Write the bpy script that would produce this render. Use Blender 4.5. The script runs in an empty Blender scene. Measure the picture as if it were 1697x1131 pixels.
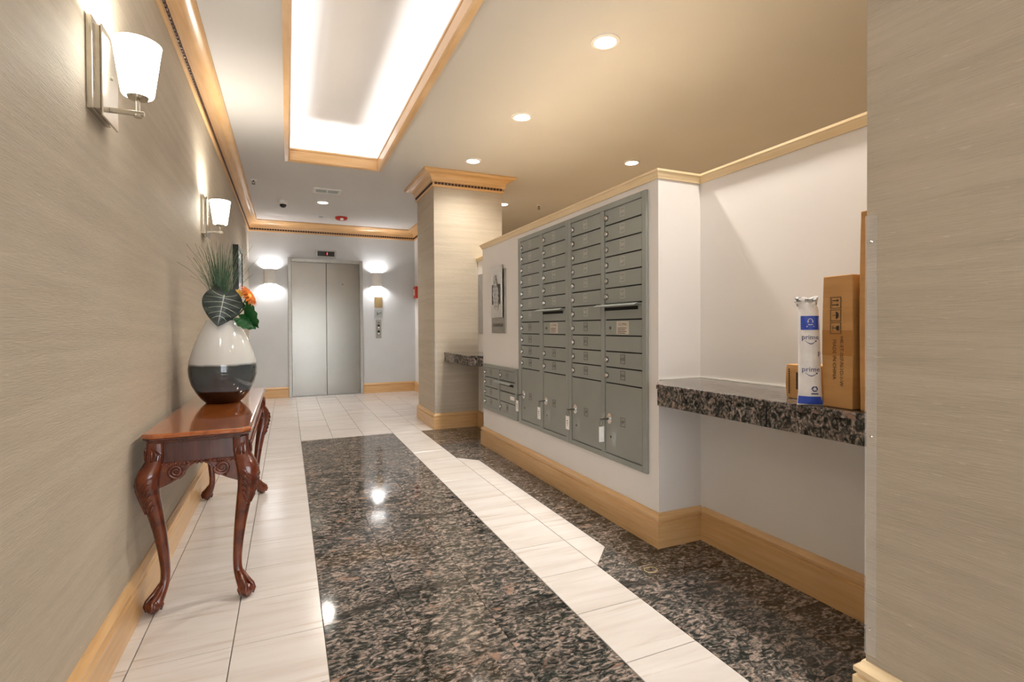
import bpy, bmesh, math, random
from mathutils import Vector, Matrix
random.seed(7)
SC = bpy.context.scene
COL = SC.collection
PI = math.pi

# ------------------------------------------------------------------ camera
CAMH = 1.08
F_PX, YAW, ROLL, CY, PITCH = 854.02, 0.410871, -0.00553081, 553.13, 0.0115721
cam = bpy.data.cameras.new('camera')
cam_o = bpy.data.objects.new('camera', cam)
COL.objects.link(cam_o)
cam.sensor_fit = 'HORIZONTAL'
cam.sensor_width = 36.0
cam.lens = F_PX / 1697 * 36
cam.shift_y = (CY - 565.5) / 1697
cam.clip_start = 0.02
fw = Vector((math.sin(YAW) * math.cos(PITCH), math.cos(YAW) * math.cos(PITCH), -math.sin(PITCH)))
rt = Vector((math.cos(YAW), -math.sin(YAW), 0))
up = rt.cross(fw)
rt, up = rt * math.cos(ROLL) + up * math.sin(ROLL), -rt * math.sin(ROLL) + up * math.cos(ROLL)
m = Matrix((rt, up, -fw)).transposed().to_4x4()
m.translation = (0, 0, CAMH)
cam_o.matrix_world = m
SC.camera = cam_o

# ------------------------------------------------------------------ world, exposure
SC.view_settings.view_transform = 'Standard'
SC.view_settings.look = 'None'
SC.view_settings.gamma = 1
SC.view_settings.use_curve_mapping = False
SC.view_settings.exposure = 1.15
w = bpy.data.worlds.new('world')
SC.world = w
w.use_nodes = True
w.node_tree.nodes['Background'].inputs[0].default_value = (0.93, 0.96, 1.0, 1)
w.node_tree.nodes['Background'].inputs[1].default_value = 2.9

WARM = (1.0, 0.93, 0.83)
GOLD = (1.0, 0.85, 0.64)
NEUT = (1.0, 0.93, 0.84)
COOL = (0.97, 0.98, 1.0)
P_DOWN, P_COVE, P_SCONCE, P_BACK = 62.0, 1.35, 10.0, 8.0
E_SHADE, E_DISC = 6.5, 8.0

def light(kind, name, loc, power, col, parent=None, **kw):
    d = bpy.data.lights.new(name, kind)
    d.energy = power
    d.color = col
    for k, v in kw.items():
        if k != 'rot':
            setattr(d, k, v)
    o = bpy.data.objects.new(name, d)
    COL.objects.link(o)
    o.location = loc
    if 'rot' in kw:
        o.rotation_euler = kw['rot']
    if parent:
        o.parent = parent
    return o

# ------------------------------------------------------------------ materials
def srgb(r, g, b):
    f = lambda c: (c / 255 / 12.92) if c / 255 <= 0.04045 else ((c / 255 + 0.055) / 1.055) ** 2.4
    return (f(r), f(g), f(b), 1)

class NT:
    """small node-tree helper"""
    def __init__(s, name):
        s.m = bpy.data.materials.new(name)
        s.m.use_nodes = True
        s.t = s.m.node_tree
        s.b = s.t.nodes['Principled BSDF']
    def n(s, kind, **kw):
        nd = s.t.nodes.new(kind)
        for k, v in kw.items():
            setattr(nd, k, v)
        return nd
    def link(s, a, b):
        s.t.links.new(a, b)
    def pos(s, scale, rand=0.0):
        g = s.n('ShaderNodeNewGeometry')
        out = g.outputs['Position']
        if rand:
            oi = s.n('ShaderNodeObjectInfo')
            ml = s.n('ShaderNodeMath', operation='MULTIPLY'); ml.inputs[1].default_value = rand
            s.link(oi.outputs['Random'], ml.inputs[0])
            ad = s.n('ShaderNodeVectorMath', operation='ADD')
            s.link(out, ad.inputs[0]); s.link(ml.outputs[0], ad.inputs[1])
            out = ad.outputs[0]
        mp = s.n('ShaderNodeMapping')
        mp.inputs['Scale'].default_value = scale
        s.link(out, mp.inputs['Vector'])
        return mp.outputs[0]
    def noise(s, vec, scale=1.0, detail=4.0, rough=0.55, dist=0.0):
        nd = s.n('ShaderNodeTexNoise')
        nd.inputs['Scale'].default_value = scale
        nd.inputs['Detail'].default_value = detail
        nd.inputs['Roughness'].default_value = rough
        nd.inputs['Distortion'].default_value = dist
        if vec is not None:
            s.link(vec, nd.inputs['Vector'])
        return nd.outputs['Fac']
    def ramp(s, fac, stops, interp='LINEAR'):
        r = s.n('ShaderNodeValToRGB')
        cr = r.color_ramp
        cr.interpolation = interp
        while len(cr.elements) < len(stops):
            cr.elements.new(0.5)
        for e, (p, c) in zip(cr.elements, stops):
            e.position = p
            e.color = c if len(c) == 4 else (*c, 1)
        s.link(fac, r.inputs[0])
        return r.outputs[0]
    def mix(s, fac, a, b, mode='MIX'):
        x = s.n('ShaderNodeMix', data_type='RGBA', blend_type=mode)
        if isinstance(fac, float):
            x.inputs[0].default_value = fac
        else:
            s.link(fac, x.inputs[0])
        for i, v in ((6, a), (7, b)):
            if isinstance(v, tuple):
                x.inputs[i].default_value = v
            else:
                s.link(v, x.inputs[i])
        return x.outputs[2]
    def bump(s, h, strength=0.2, dist=0.002):
        b = s.n('ShaderNodeBump')
        b.inputs['Strength'].default_value = strength
        b.inputs['Distance'].default_value = dist
        s.link(h, b.inputs['Height'])
        s.link(b.outputs[0], s.b.inputs['Normal'])
    def set(s, base=None, rough=None, metal=None, **kw):
        if base is not None:
            if isinstance(base, tuple):
                s.b.inputs['Base Color'].default_value = base
            else:
                s.link(base, s.b.inputs['Base Color'])
        if rough is not None:
            if isinstance(rough, (int, float)):
                s.b.inputs['Roughness'].default_value = rough
            else:
                s.link(rough, s.b.inputs['Roughness'])
        if metal is not None:
            s.b.inputs['Metallic'].default_value = metal
        for k, v in kw.items():
            s.b.inputs[k.replace('_', ' ')].default_value = v
        return s.m

MAT = {}
def plain(name, col, rough=0.5, metal=0.0, var=0.06, scale=30.0, **kw):
    t = NT(name)
    v = t.noise(t.pos((1, 1, 1)), scale, 3)
    c = t.ramp(v, [(0.3, tuple(x * (1 - var) for x in col[:3])), (0.7, tuple(min(1, x * (1 + var)) for x in col[:3]))])
    MAT[name] = t.set(c, rough, metal, **kw)
    return MAT[name]

def emit(name, col, strength):
    t = NT(name)
    t.set((*col, 1), 0.4)
    t.b.inputs['Emission Color'].default_value = (*col, 1)
    t.b.inputs['Emission Strength'].default_value = strength
    MAT[name] = t.m

def make_materials():
    # grasscloth: horizontal fibres, slubs, faint vertical seams of the wallpaper drops
    t = NT('grasscloth')
    fine = t.noise(t.pos((11, 11, 430)), 1, 5, 0.7)
    broad = t.noise(t.pos((1.1, 1.1, 26)), 1, 4, 0.6)
    slub = t.noise(t.pos((26, 26, 260)), 1, 2, 0.4)
    patch = t.noise(t.pos((1.3, 1.3, 0.7)), 1, 2, 0.4)
    c = t.ramp(fine, [(0.25, srgb(160, 150, 134)), (0.5, srgb(196, 186, 168)), (0.78, srgb(220, 212, 197))])
    c = t.mix(0.55, c, t.ramp(broad, [(0.3, srgb(174, 164, 147)), (0.7, srgb(213, 204, 186))]))
    c = t.mix(t.ramp(slub, [(0.71, (0, 0, 0)), (0.76, (0.9, 0.9, 0.9))]), c, srgb(226, 220, 204))
    c = t.mix(0.30, c, t.ramp(patch, [(0.35, srgb(182, 174, 161)), (0.65, srgb(208, 201, 189))]))
    c = t.mix(1.0, c, (0.90, 0.87, 0.84, 1), 'MULTIPLY')
    hb = t.mix(0.5, fine, slub)
    t.bump(hb, 0.6, 0.005)
    MAT['grasscloth'] = t.set(c, 0.62)

    t = NT('paint_wall')
    v = t.noise(t.pos((1, 1, 1)), 90, 3)
    t.bump(v, 0.08, 0.001)
    MAT['paint_wall'] = t.set(t.ramp(t.noise(t.pos((1, 1, 1)), 1.2, 3), [(0.3, srgb(228, 225, 223)), (0.7, srgb(234, 231, 229))]), 0.6)
    t = NT('paint_back')
    MAT['paint_back'] = t.set(t.ramp(t.noise(t.pos((1, 1, 1)), 2.0, 3), [(0.3, srgb(206, 212, 216)), (0.7, srgb(214, 219, 223))]), 0.6)
    t = NT('paint_ceiling')
    v = t.noise(t.pos((1, 1, 1)), 120, 3)
    t.bump(v, 0.06, 0.001)
    MAT['paint_ceiling'] = t.set(t.ramp(t.noise(t.pos((1, 1, 1)), 0.9, 3), [(0.3, srgb(208, 206, 204)), (0.7, srgb(214, 212, 210))]), 0.7)

    # maple trim
    t = NT('maple')
    g1 = t.noise(t.pos((3, 3, 60)), 1, 4, 0.6, 0.4)
    c = t.ramp(g1, [(0.3, srgb(208, 164, 110)), (0.7, srgb(224, 186, 136))])
    MAT['maple'] = t.set(c, 0.32, Coat_Weight=0.25, Coat_Roughness=0.15)
    plain('dentil_brown', srgb(72, 40, 26), 0.5)
    t = NT('pale_maple')
    g1 = t.noise(t.pos((3, 3, 60)), 1, 4, 0.6, 0.4)
    MAT['pale_maple'] = t.set(t.ramp(g1, [(0.3, srgb(234, 208, 164)), (0.7, srgb(243, 222, 184))]), 0.35)

    # polished granite: black-green flakes, taupe, pink feldspar, dark drifts
    def granite(name, sc, dark):
        t = NT(name)
        p = t.pos((sc * 0.62, sc, sc), 0.35)
        wob = t.noise(p, 38, 3, 0.55, 2.4)
        a = t.noise(t.pos((sc * 0.7, sc * 1.25, sc), 0.35), 33, 3, 0.6, 1.5)
        c = t.ramp(a, [(0.34, srgb(24, 28, 27)), (0.43, srgb(56, 60, 57)), (0.49, srgb(98, 95, 91)), (0.56, srgb(138, 124, 116)), (0.68, srgb(178, 162, 152))])
        c = t.mix(t.ramp(wob, [(0.51, (0, 0, 0)), (0.57, (0.68, 0.68, 0.68))]), c, srgb(30, 33, 32))
        pk = t.noise(p, 16, 2, 0.5, 0.8)
        c = t.mix(t.ramp(pk, [(0.66, (0, 0, 0)), (0.72, (0.6, 0.6, 0.6))]), c, srgb(172, 138, 120))
        dr = t.noise(t.pos((1.3 * sc, 5.5 * sc, 3 * sc), 0.2), 1, 4, 0.55, 1.5)
        c = t.mix(t.ramp(dr, [(0.56, (0, 0, 0)), (0.66, (dark, dark, dark))]), c, srgb(22, 24, 24))
        vo = t.n('ShaderNodeTexVoronoi'); vo.inputs['Scale'].default_value = 26
        t.link(p, vo.inputs['Vector'])
        c = t.mix(t.ramp(vo.outputs['Distance'], [(0.06, (0.7, 0.7, 0.7)), (0.12, (0, 0, 0))]), c, srgb(196, 184, 174))
        MAT[name] = t.set(c, 0.07, Specular_IOR_Level=0.5)
    granite('granite', 1.0, 0.7)
    granite('granite_shelf', 1.1, 0.4)

    # pale travertine-like marble with streaks along X
    t = NT('marble')
    base = t.noise(t.pos((1.2, 9, 1), 3.0), 1.3, 5, 0.6, 0.5)
    streak = t.noise(t.pos((1.4, 26, 1), 7.0), 1.0, 5, 0.62, 0.6)
    cl = t.noise(t.pos((1, 1, 1), 5.0), 2.4, 3)
    c = t.ramp(base, [(0.25, srgb(202, 193, 187)), (0.5, srgb(217, 212, 209)), (0.75, srgb(226, 222, 220))])
    c = t.mix(t.ramp(streak, [(0.56, (0, 0, 0)), (0.70, (0.7, 0.7, 0.7))]), c, srgb(180, 162, 146))
    c = t.mix(0.12, c, t.ramp(cl, [(0.3, srgb(200, 184, 170)), (0.7, srgb(232, 228, 224))]))
    MAT['marble'] = t.set(c, 0.20)
    plain('grout', srgb(84, 76, 68), 0.9)
    plain('rear_floor', srgb(196, 166, 120), 0.6)  # out of view; honey tone chosen so its bounce turns the ceiling golden

    # brushed stainless
    t = NT('brushed_steel')
    br = t.noise(t.pos((3.0, 3.0, 420)), 1, 3, 0.6)
    c = t.ramp(br, [(0.3, srgb(134, 131, 124)), (0.7, srgb(144, 141, 134))])
    r = t.ramp(br, [(0.3, (0.21, 0.21, 0.21)), (0.7, (0.25, 0.25, 0.25))])
    MAT['brushed_steel'] = t.set(c, r, 1.0)
    plain('dull_steel', srgb(168, 166, 160), 0.38, 1.0)
    plain('nickel', srgb(196, 190, 178), 0.25, 1.0)
    plain('chrome', srgb(220, 220, 220), 0.12, 1.0)
    plain('brass_plate', srgb(190, 166, 120), 0.35, 0.8)
    plain('sign_steel', srgb(205, 200, 192), 0.30, 0.85)
    plain('etched_dark', srgb(96, 92, 84), 0.5, 0.6)
    plain('black_plastic', srgb(16, 16, 17), 0.35)
    plain('slot_black', srgb(6, 6, 6), 0.8)
    plain('white_plastic', srgb(232, 232, 230), 0.4)
    plain('red_plastic', srgb(196, 48, 34), 0.35)
    plain('sign_gray', srgb(176, 184, 184), 0.5)
    emit('red_led', (1.0, 0.06, 0.05), 2.5)
    emit('disc_glow', (1.0, 0.95, 0.86), E_DISC)

    # mailbox enamel and markings
    t = NT('mail_enamel')
    v = t.noise(t.pos((1, 1, 1)), 260, 2)
    t.bump(v, 0.05, 0.0006)
    MAT['mail_enamel'] = t.set(t.ramp(t.noise(t.pos((1, 1, 1)), 3, 2), [(0.3, srgb(148, 154, 150)), (0.7, srgb(156, 161, 157))]), 0.38, 0.25)
    plain('number_pale', srgb(206, 204, 194), 0.5)
    plain('number_dark', srgb(80, 66, 62), 0.6)
    plain('sticker', srgb(206, 198, 184), 0.6)
    plain('ink', srgb(40, 30, 28), 0.7)
    plain('tape', srgb(166, 172, 167), 0.15)
    plain('tag_white', srgb(244, 244, 242), 0.5)

    # mahogany
    t = NT('mahogany')
    g1 = t.noise(t.pos((16, 3, 16)), 1, 5, 0.6, 0.8)
    c = t.ramp(g1, [(0.25, srgb(66, 24, 14)), (0.55, srgb(104, 44, 22)), (0.8, srgb(128, 62, 30))])
    MAT['mahogany'] = t.set(c, 0.22, Coat_Weight=0.6, Coat_Roughness=0.06)
    t = NT('mahogany_top')
    g1 = t.noise(t.pos((26, 2.2, 16)), 1, 5, 0.6, 0.8)
    c = t.ramp(g1, [(0.25, srgb(134, 66, 26)), (0.55, srgb(164, 90, 40)), (0.8, srgb(182, 110, 54))])
    MAT['mahogany_top'] = t.set(c, 0.16, Coat_Weight=0.9, Coat_Roughness=0.03)
    t = NT('mahogany_dark')
    g1 = t.noise(t.pos((60, 60, 4)), 1, 4, 0.6, 0.3)
    c = t.ramp(g1, [(0.25, srgb(54, 22, 20)), (0.7, srgb(92, 44, 38))])
    MAT['mahogany_dark'] = t.set(c, 0.25, Coat_Weight=0.6, Coat_Roughness=0.08)

    # vase glaze: bands over the height of the vase (object space)
    t = NT('vase_glaze')
    tc = t.n('ShaderNodeTexCoord')
    sx = t.n('ShaderNodeSeparateXYZ'); t.link(tc.outputs['Object'], sx.inputs[0])
    nz = t.noise(tc.outputs['Object'], 7, 3)
    ad = t.n('ShaderNodeMath', operation='MULTIPLY_ADD'); ad.inputs[1].default_value = 0.018; t.link(nz, ad.inputs[0]); t.link(sx.outputs[2], ad.inputs[2])
    mr = t.n('ShaderNodeMapRange'); mr.inputs['From Max'].default_value = 0.44
    t.link(ad.outputs[0], mr.inputs[0])
    c = t.ramp(mr.outputs[0], [(0.0, srgb(20, 8, 7)), (0.165, srgb(30, 12, 9)), (0.18, srgb(88, 98, 104)), (0.24, srgb(74, 82, 86)), (0.47, srgb(58, 64, 66)), (0.50, srgb(206, 208, 206)), (1.0, srgb(226, 226, 224))])
    MAT['vase_glaze'] = t.set(c, 0.06, Coat_Weight=0.5, Coat_Roughness=0.03)
    plain('leaf_dark', srgb(44, 58, 54), 0.35, var=0.2)
    plain('leaf_green', srgb(28, 92, 44), 0.4, var=0.2)
    plain('leaf_vein', srgb(196, 204, 192), 0.5)
    plain('grass_blade', srgb(74, 104, 78), 0.5, var=0.45, scale=60)
    plain('petal_orange', srgb(240, 128, 30), 0.5, var=0.12)
    plain('petal_yellow', srgb(248, 200, 90), 0.5)
    plain('stem_green', srgb(60, 90, 50), 0.5)

    t = NT('frosted_shade')
    t.set((0.95, 0.93, 0.88, 1), 0.35)
    t.b.inputs['Emission Color'].default_value = (1.0, 0.95, 0.83, 1)
    t.b.inputs['Emission Strength'].default_value = E_SHADE
    MAT['frosted_shade'] = t.m
    emit('cove_tape', (1.0, 0.98, 0.96), 6.0)

    # cardboard
    t = NT('cardboard')
    g1 = t.noise(t.pos((8, 8, 40)), 1, 4)
    MAT['cardboard'] = t.set(t.ramp(g1, [(0.3, srgb(184, 138, 84)), (0.7, srgb(198, 152, 96))]), 0.7)
    t = NT('packing_tape')
    t.set(srgb(176, 126, 70), 0.15)
    MAT['packing_tape'] = t.m
    plain('mailer_white', srgb(236, 236, 240), 0.35)
    plain('mailer_blue', srgb(52, 84, 196), 0.35)
    plain('print_blue', srgb(58, 68, 130), 0.5)
    plain('print_black', srgb(54, 40, 26), 0.7)
    plain('label_white', srgb(238, 232, 220), 0.6)

    t = NT('clear_plastic')
    t.set((0.95, 0.96, 0.97, 1), 0.08)
    t.b.inputs['Alpha'].default_value = 0.12
    MAT['clear_plastic'] = t.m
    t = NT('window_glass')
    t.set((1, 1, 1, 1), 0.0)
    t.b.inputs['Transmission Weight'].default_value = 1.0
    t.b.inputs['IOR'].default_value = 1.02
    MAT['window_glass'] = t.m
    plain('frame_black', srgb(22, 24, 25), 0.25)
    plain('picture_mat', srgb(222, 220, 218), 0.5)
    plain('picture_art', srgb(130, 140, 146), 0.5, var=0.5, scale=8)
    plain('board_gray', srgb(160, 158, 156), 0.6)
    plain('caulk', srgb(238, 236, 232), 0.5)
    plain('ring_pale', srgb(206, 190, 140), 0.4)

make_materials()

# ------------------------------------------------------------------ mesh helpers
def tag(o, label=None, cat=None, group=None, kind=None):
    if label: o['label'] = label
    if cat: o['category'] = cat
    if group: o['group'] = group
    if kind: o['kind'] = kind
    return o

def thing(name, label, cat, loc=(0, 0, 0), rz=0.0, group=None, kind=None):
    o = bpy.data.objects.new(name, None)
    COL.objects.link(o)
    o.location = loc
    o.rotation_euler = (0, 0, rz)
    o.empty_display_size = 0.05
    return tag(o, label, cat, group, kind)

class MB:
    """collects faces; build() links them as one mesh object"""
    def __init__(s):
        s.v = []; s.f = []
    def add(s, vs, fs):
        n = len(s.v)
        s.v += [tuple(p) for p in vs]
        s.f += [tuple(i + n for i in f) for f in fs]
        return s
    def box(s, x0, x1, y0, y1, z0, z1):
        x0, x1 = min(x0, x1), max(x0, x1); y0, y1 = min(y0, y1), max(y0, y1); z0, z1 = min(z0, z1), max(z0, z1)
        return s.add([(x0, y0, z0), (x1, y0, z0), (x1, y1, z0), (x0, y1, z0), (x0, y0, z1), (x1, y0, z1), (x1, y1, z1), (x0, y1, z1)],
                     [(0, 3, 2, 1), (4, 5, 6, 7), (0, 1, 5, 4), (1, 2, 6, 5), (2, 3, 7, 6), (3, 0, 4, 7)])
    def prism(s, poly, z0, z1, ins=0.0):
        """vertical prism of a CCW polygon, optional chamfer at the top"""
        n = len(poly)
        vs = [(x, y, z0) for x, y in poly]
        rings = [vs]
        if ins:
            cx = sum(p[0] for p in poly) / n; cy = sum(p[1] for p in poly) / n
            rings.append([(x, y, z1 - ins) for x, y in poly])
            def sh(x, y):
                d = math.hypot(x - cx, y - cy) or 1
                return (x - (x - cx) / d * ins * 1.4, y - (y - cy) / d * ins * 1.4, z1)
            rings.append([sh(x, y) for x, y in poly])
        else:
            rings.append([(x, y, z1) for x, y in poly])
        return s.loft(rings)
    def loft(s, rings, caps=True, closed=True):
        n = len(rings[0]); vs = [p for r in rings for p in r]; fs = []
        for i in range(len(rings) - 1):
            for k in range(n if closed else n - 1):
                a = i * n + k; b = i * n + (k + 1) % n
                fs.append((a, b, b + n, a + n))
        if caps:
            fs.append(tuple(range(n - 1, -1, -1)))
            fs.append(tuple(range((len(rings) - 1) * n, len(rings) * n)))
        return s.add(vs, fs)
    def lathe(s, prof, c=(0, 0, 0), seg=32, axis='Z', caps=True):
        rings = []
        for r, h in prof:
            ring = []
            for k in range(seg):
                a = 2 * PI * k / seg
                p = (r * math.cos(a), r * math.sin(a), h)
                if axis == 'X': p = (-h, p[1], p[0])
                elif axis == 'Y': p = (p[0], -h, p[1])
                ring.append((c[0] + p[0], c[1] + p[1], c[2] + p[2]))
            rings.append(ring)
        return s.loft(rings, caps)
    def tube(s, pts, rad, seg=8, caps=True):
        pts = [Vector(p) for p in pts]
        if not isinstance(rad, (list, tuple)): rad = [rad] * len(pts)
        rings = []; prev = None
        for i, p in enumerate(pts):
            d = (pts[min(i + 1, len(pts) - 1)] - pts[max(i - 1, 0)]).normalized()
            if prev is None:
                u = d.orthogonal().normalized()
            else:
                u = (prev - d * prev.dot(d)).normalized()
            prev = u
            vv = d.cross(u)
            rings.append([tuple(p + (u * math.cos(2 * PI * k / seg) + vv * math.sin(2 * PI * k / seg)) * rad[i]) for k in range(seg)])
        return s.loft(rings, caps)
    def sphere(s, c, r, seg=12, rings=8, sc=(1, 1, 1)):
        R = []
        for i in range(rings + 1):
            t = -PI / 2 + PI * i / rings
            rr = max(1e-4, math.cos(t)) * r
            R.append([(c[0] + sc[0] * rr * math.cos(2 * PI * k / seg), c[1] + sc[1] * rr * math.sin(2 * PI * k / seg), c[2] + sc[2] * r * math.sin(t)) for k in range(seg)])
        return s.loft(R)
    def sweep(s, prof, path, side=1, caps=True):
        """profile [(out, z)] swept along an XY path with mitred corners; out = right of travel * side"""
        pts = [Vector((p[0], p[1])) for p in path]
        rings = []
        def nrm(a, b):
            d = (b - a).normalized()
            return Vector((d.y, -d.x)) * side
        for i, p in enumerate(pts):
            if i == 0: mt = nrm(pts[0], pts[1])
            elif i == len(pts) - 1: mt = nrm(pts[-2], pts[-1])
            else:
                n1 = nrm(pts[i - 1], p); n2 = nrm(p, pts[i + 1])
                mt = (n1 + n2) / (1 + n1.dot(n2))
            rings.append([(p.x + mt.x * o, p.y + mt.y * o, z) for o, z in prof])
        return s.loft(rings, caps)
    def map(s, fn):
        s.v = [tuple(fn(*p)) for p in s.v]
        return s
    def build(s, name, mat, parent=None, smooth=False, bevel=0.0, seg=2, label=None, cat=None, group=None, kind=None, world=False):
        vs = [Vector(p) for p in s.v]
        loc = Vector((0, 0, 0))
        if parent is None:
            xs = [p.x for p in vs]; ys = [p.y for p in vs]; zs = [p.z for p in vs]
            loc = Vector(((min(xs) + max(xs)) / 2, (min(ys) + max(ys)) / 2, min(zs)))
            vs = [p - loc for p in vs]
        elif world:
            q = parent
            off = Vector(q.location)
            while q.parent:
                q = q.parent; off = off + Vector(q.location)
            vs = [p - off for p in vs]
        me = bpy.data.meshes.new(name)
        me.from_pydata([tuple(p) for p in vs], [], s.f)
        bm = bmesh.new(); bm.from_mesh(me)
        bmesh.ops.recalc_face_normals(bm, faces=bm.faces)
        bm.to_mesh(me); bm.free()
        me.materials.append(MAT[mat])
        if smooth:
            me.polygons.foreach_set('use_smooth', [True] * len(me.polygons))
        o = bpy.data.objects.new(name, me)
        COL.objects.link(o)
        o.location = loc
        if parent is not None:
            o.parent = parent
        if smooth and smooth != 'all':
            try:
                me.set_sharp_from_angle(angle=math.radians(38))
            except Exception:
                pass
        if bevel:
            b = o.modifiers.new('bevel', 'BEVEL'); b.width = bevel; b.segments = seg; b.limit_method = 'ANGLE'; b.angle_limit = math.radians(40)
        return tag(o, label, cat, group, kind)

def box(*a): return MB().box(*a)

_txt = {}
def text_mb(s, size, depth=0.0, align='CENTER', spacing=1.0):
    """lettering as flat faces in the local XY plane (x right, y up)"""
    key = (s, align, spacing)
    if key not in _txt:
        cu = bpy.data.curves.new('lettering', 'FONT')
        cu.body = s; cu.size = 1.0; cu.align_x = align; cu.align_y = 'CENTER'; cu.resolution_u = 2; cu.space_character = spacing
        ob = bpy.data.objects.new('lettering', cu)
        COL.objects.link(ob)
        dg = bpy.context.evaluated_depsgraph_get()
        me = bpy.data.meshes.new_from_object(ob.evaluated_get(dg))
        _txt[key] = ([tuple(v.co) for v in me.vertices], [tuple(p.vertices) for p in me.polygons])
        bpy.data.objects.remove(ob); bpy.data.curves.remove(cu); bpy.data.meshes.remove(me)
    vs, fs = _txt[key]
    b = MB(); b.add([(x * size, y * size, z) for x, y, z in vs], fs)
    return b

def on_minus_x(b, x, y, z):
    """local (u right, v up, w out) -> surface facing -X at (x, y, z)"""
    return b.map(lambda u, v, w: (x - w, y - u, z + v))
def on_minus_y(b, x, y, z):
    return b.map(lambda u, v, w: (x + u, y - w, z + v))

# ------------------------------------------------------------------ dimensions
XL = -0.535            # left wall
YB = 8.82              # back wall
XR = 2.02              # right wall beyond the pillar
XM = 1.66              # face of the mailbox wall
XLOW = 1.925           # low wall behind the shelves
XP = 1.435             # pillar / column face
YP0, YP1, XP1 = 5.35, 6.10, 2.215
YC = 0.894             # corner of the near column
M0, M1 = 2.02, 4.48    # mailbox wall extent
ZC = 2.745             # ceiling
ZLOW = 1.84            # top of the low walls
YF = -2.5              # front of the lobby, behind the camera
SHZ = 0.82             # shelf top
TX0, TX1, TY0, TY1 = 0.025, 0.885, -0.3, 5.5   # ceiling tray opening

# ------------------------------------------------------------------ floor
floor = box(XL - 0.2, 1.95, YF, YB + 0.1, -0.06, -0.004).build('floor', 'grout', label='lobby floor of pale marble and dark granite tiles', kind='structure')
TW, TL, TYP = 0.292, 0.306, 1.975
def clip(poly, a, b, c):
    out = []
    for i in range(len(poly)):
        p, q = poly[i], poly[(i + 1) % len(poly)]
        dp = a * p[0] + b * p[1] - c; dq = a * q[0] + b * q[1] - c
        if dp <= 1e-9: out.append(p)
        if (dp < -1e-9 and dq > 1e-9) or (dp > 1e-9 and dq < -1e-9):
            t = dp / (dp - dq); out.append((p[0] + (q[0] - p[0]) * t, p[1] + (q[1] - p[1]) * t))
    return out
_tile_cache = {}
def lay(region, name, mat, gap):
    """cut the tile grid by a convex region; each tile its own object"""
    x0 = min(p[0] for p in region); x1 = max(p[0] for p in region); y0 = min(p[1] for p in region); y1 = max(p[1] for p in region)
    edges = []
    for i in range(len(region)):
        p, q = region[i], region[(i + 1) % len(region)]
        a, b = (q[1] - p[1]), -(q[0] - p[0])
        edges.append((a, b, a * p[0] + b * p[1]))
    i0 = math.floor((x0 - 0.11) / TW + 1e-4); i1 = math.ceil((x1 - 0.11) / TW - 1e-4)
    j0 = math.floor((y0 - TYP) / TL + 1e-4); j1 = math.ceil((y1 - TYP) / TL - 1e-4)
    for i in range(i0, i1):
        for j in range(j0, j1):
            cx0, cx1 = 0.11 + i * TW, 0.11 + (i + 1) * TW; cy0, cy1 = TYP + j * TL, TYP + (j + 1) * TL
            poly = [(cx0, cy0), (cx1, cy0), (cx1, cy1), (cx0, cy1)]
            for a, b, c in edges:
                poly = clip(poly, a, b, c)
                if len(poly) < 3: break
            if len(poly) < 3: continue
            ar = abs(sum(poly[k][0] * poly[(k + 1) % len(poly)][1] - poly[(k + 1) % len(poly)][0] * poly[k][1] for k in range(len(poly)))) / 2
            if ar < 0.0006: continue
            cx = sum(p[0] for p in poly) / len(poly); cy = sum(p[1] for p in poly) / len(poly)
            loc = [(p[0] - cx, p[1] - cy) for p in poly]
            sh = [(x - math.copysign(min(gap, abs(x) * 0.5), x), y - math.copysign(min(gap, abs(y) * 0.5), y)) for x, y in loc]
            key = (mat, tuple((round(x, 4), round(y, 4)) for x, y in sh))
            if key not in _tile_cache:
                o = MB().prism(sh, -0.012, 0.0, 0.0012).build(name, mat, floor)
                _tile_cache[key] = o.data
            else:
                o = bpy.data.objects.new(name, _tile_cache[key]); COL.objects.link(o); o.parent = floor
            o.location = Vector((cx, cy, 0)) - floor.location
Y_E = 5.341
rect = lambda a, b, c, d: [(a, c), (b, c), (b, d), (a, d)]
lay(rect(XL, 0.11, YF + 1.0, Y_E), 'marble_tile', 'marble', 0.0015)
lay(rect(0.986, 1.278, YF + 1.0, Y_E), 'marble_tile', 'marble', 0.0015)
lay([(1.278, 1.98), (1.422, 2.13), (1.422, 3.95), (1.278, 4.105)], 'marble_tile', 'marble', 0.0015)
lay(rect(XL, XR, Y_E, YB), 'marble_tile', 'marble', 0.0015)
lay(rect(0.11, 0.986, -0.8, Y_E), 'granite_tile', 'granite', 0.0005)
lay([(1.278, -0.8), (1.422, -0.8), (1.422, 2.13), (1.278, 1.98)], 'granite_tile', 'granite', 0.0004)
lay([(1.278, 4.105), (1.422, 3.95), (1.422, Y_E), (1.278, Y_E)], 'granite_tile', 'granite', 0.0004)
lay(rect(1.422, 1.94, 0.86, M0), 'granite_tile', 'granite', 0.0004)
lay(rect(1.422, XM + 0.01, M0, M1), 'granite_tile', 'granite', 0.0004)
lay(rect(1.422, 1.94, M1, Y_E), 'granite_tile', 'granite', 0.0004)
box(1.951, 5.2, YF, YB + 0.4, -0.06, -0.002).build('floor_back_room', 'rear_floor', label='unseen floor behind the low wall, made honey-coloured to warm the ceiling', kind='structure')  # unseen floor, coloured to reflect warm light onto the ceiling

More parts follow.
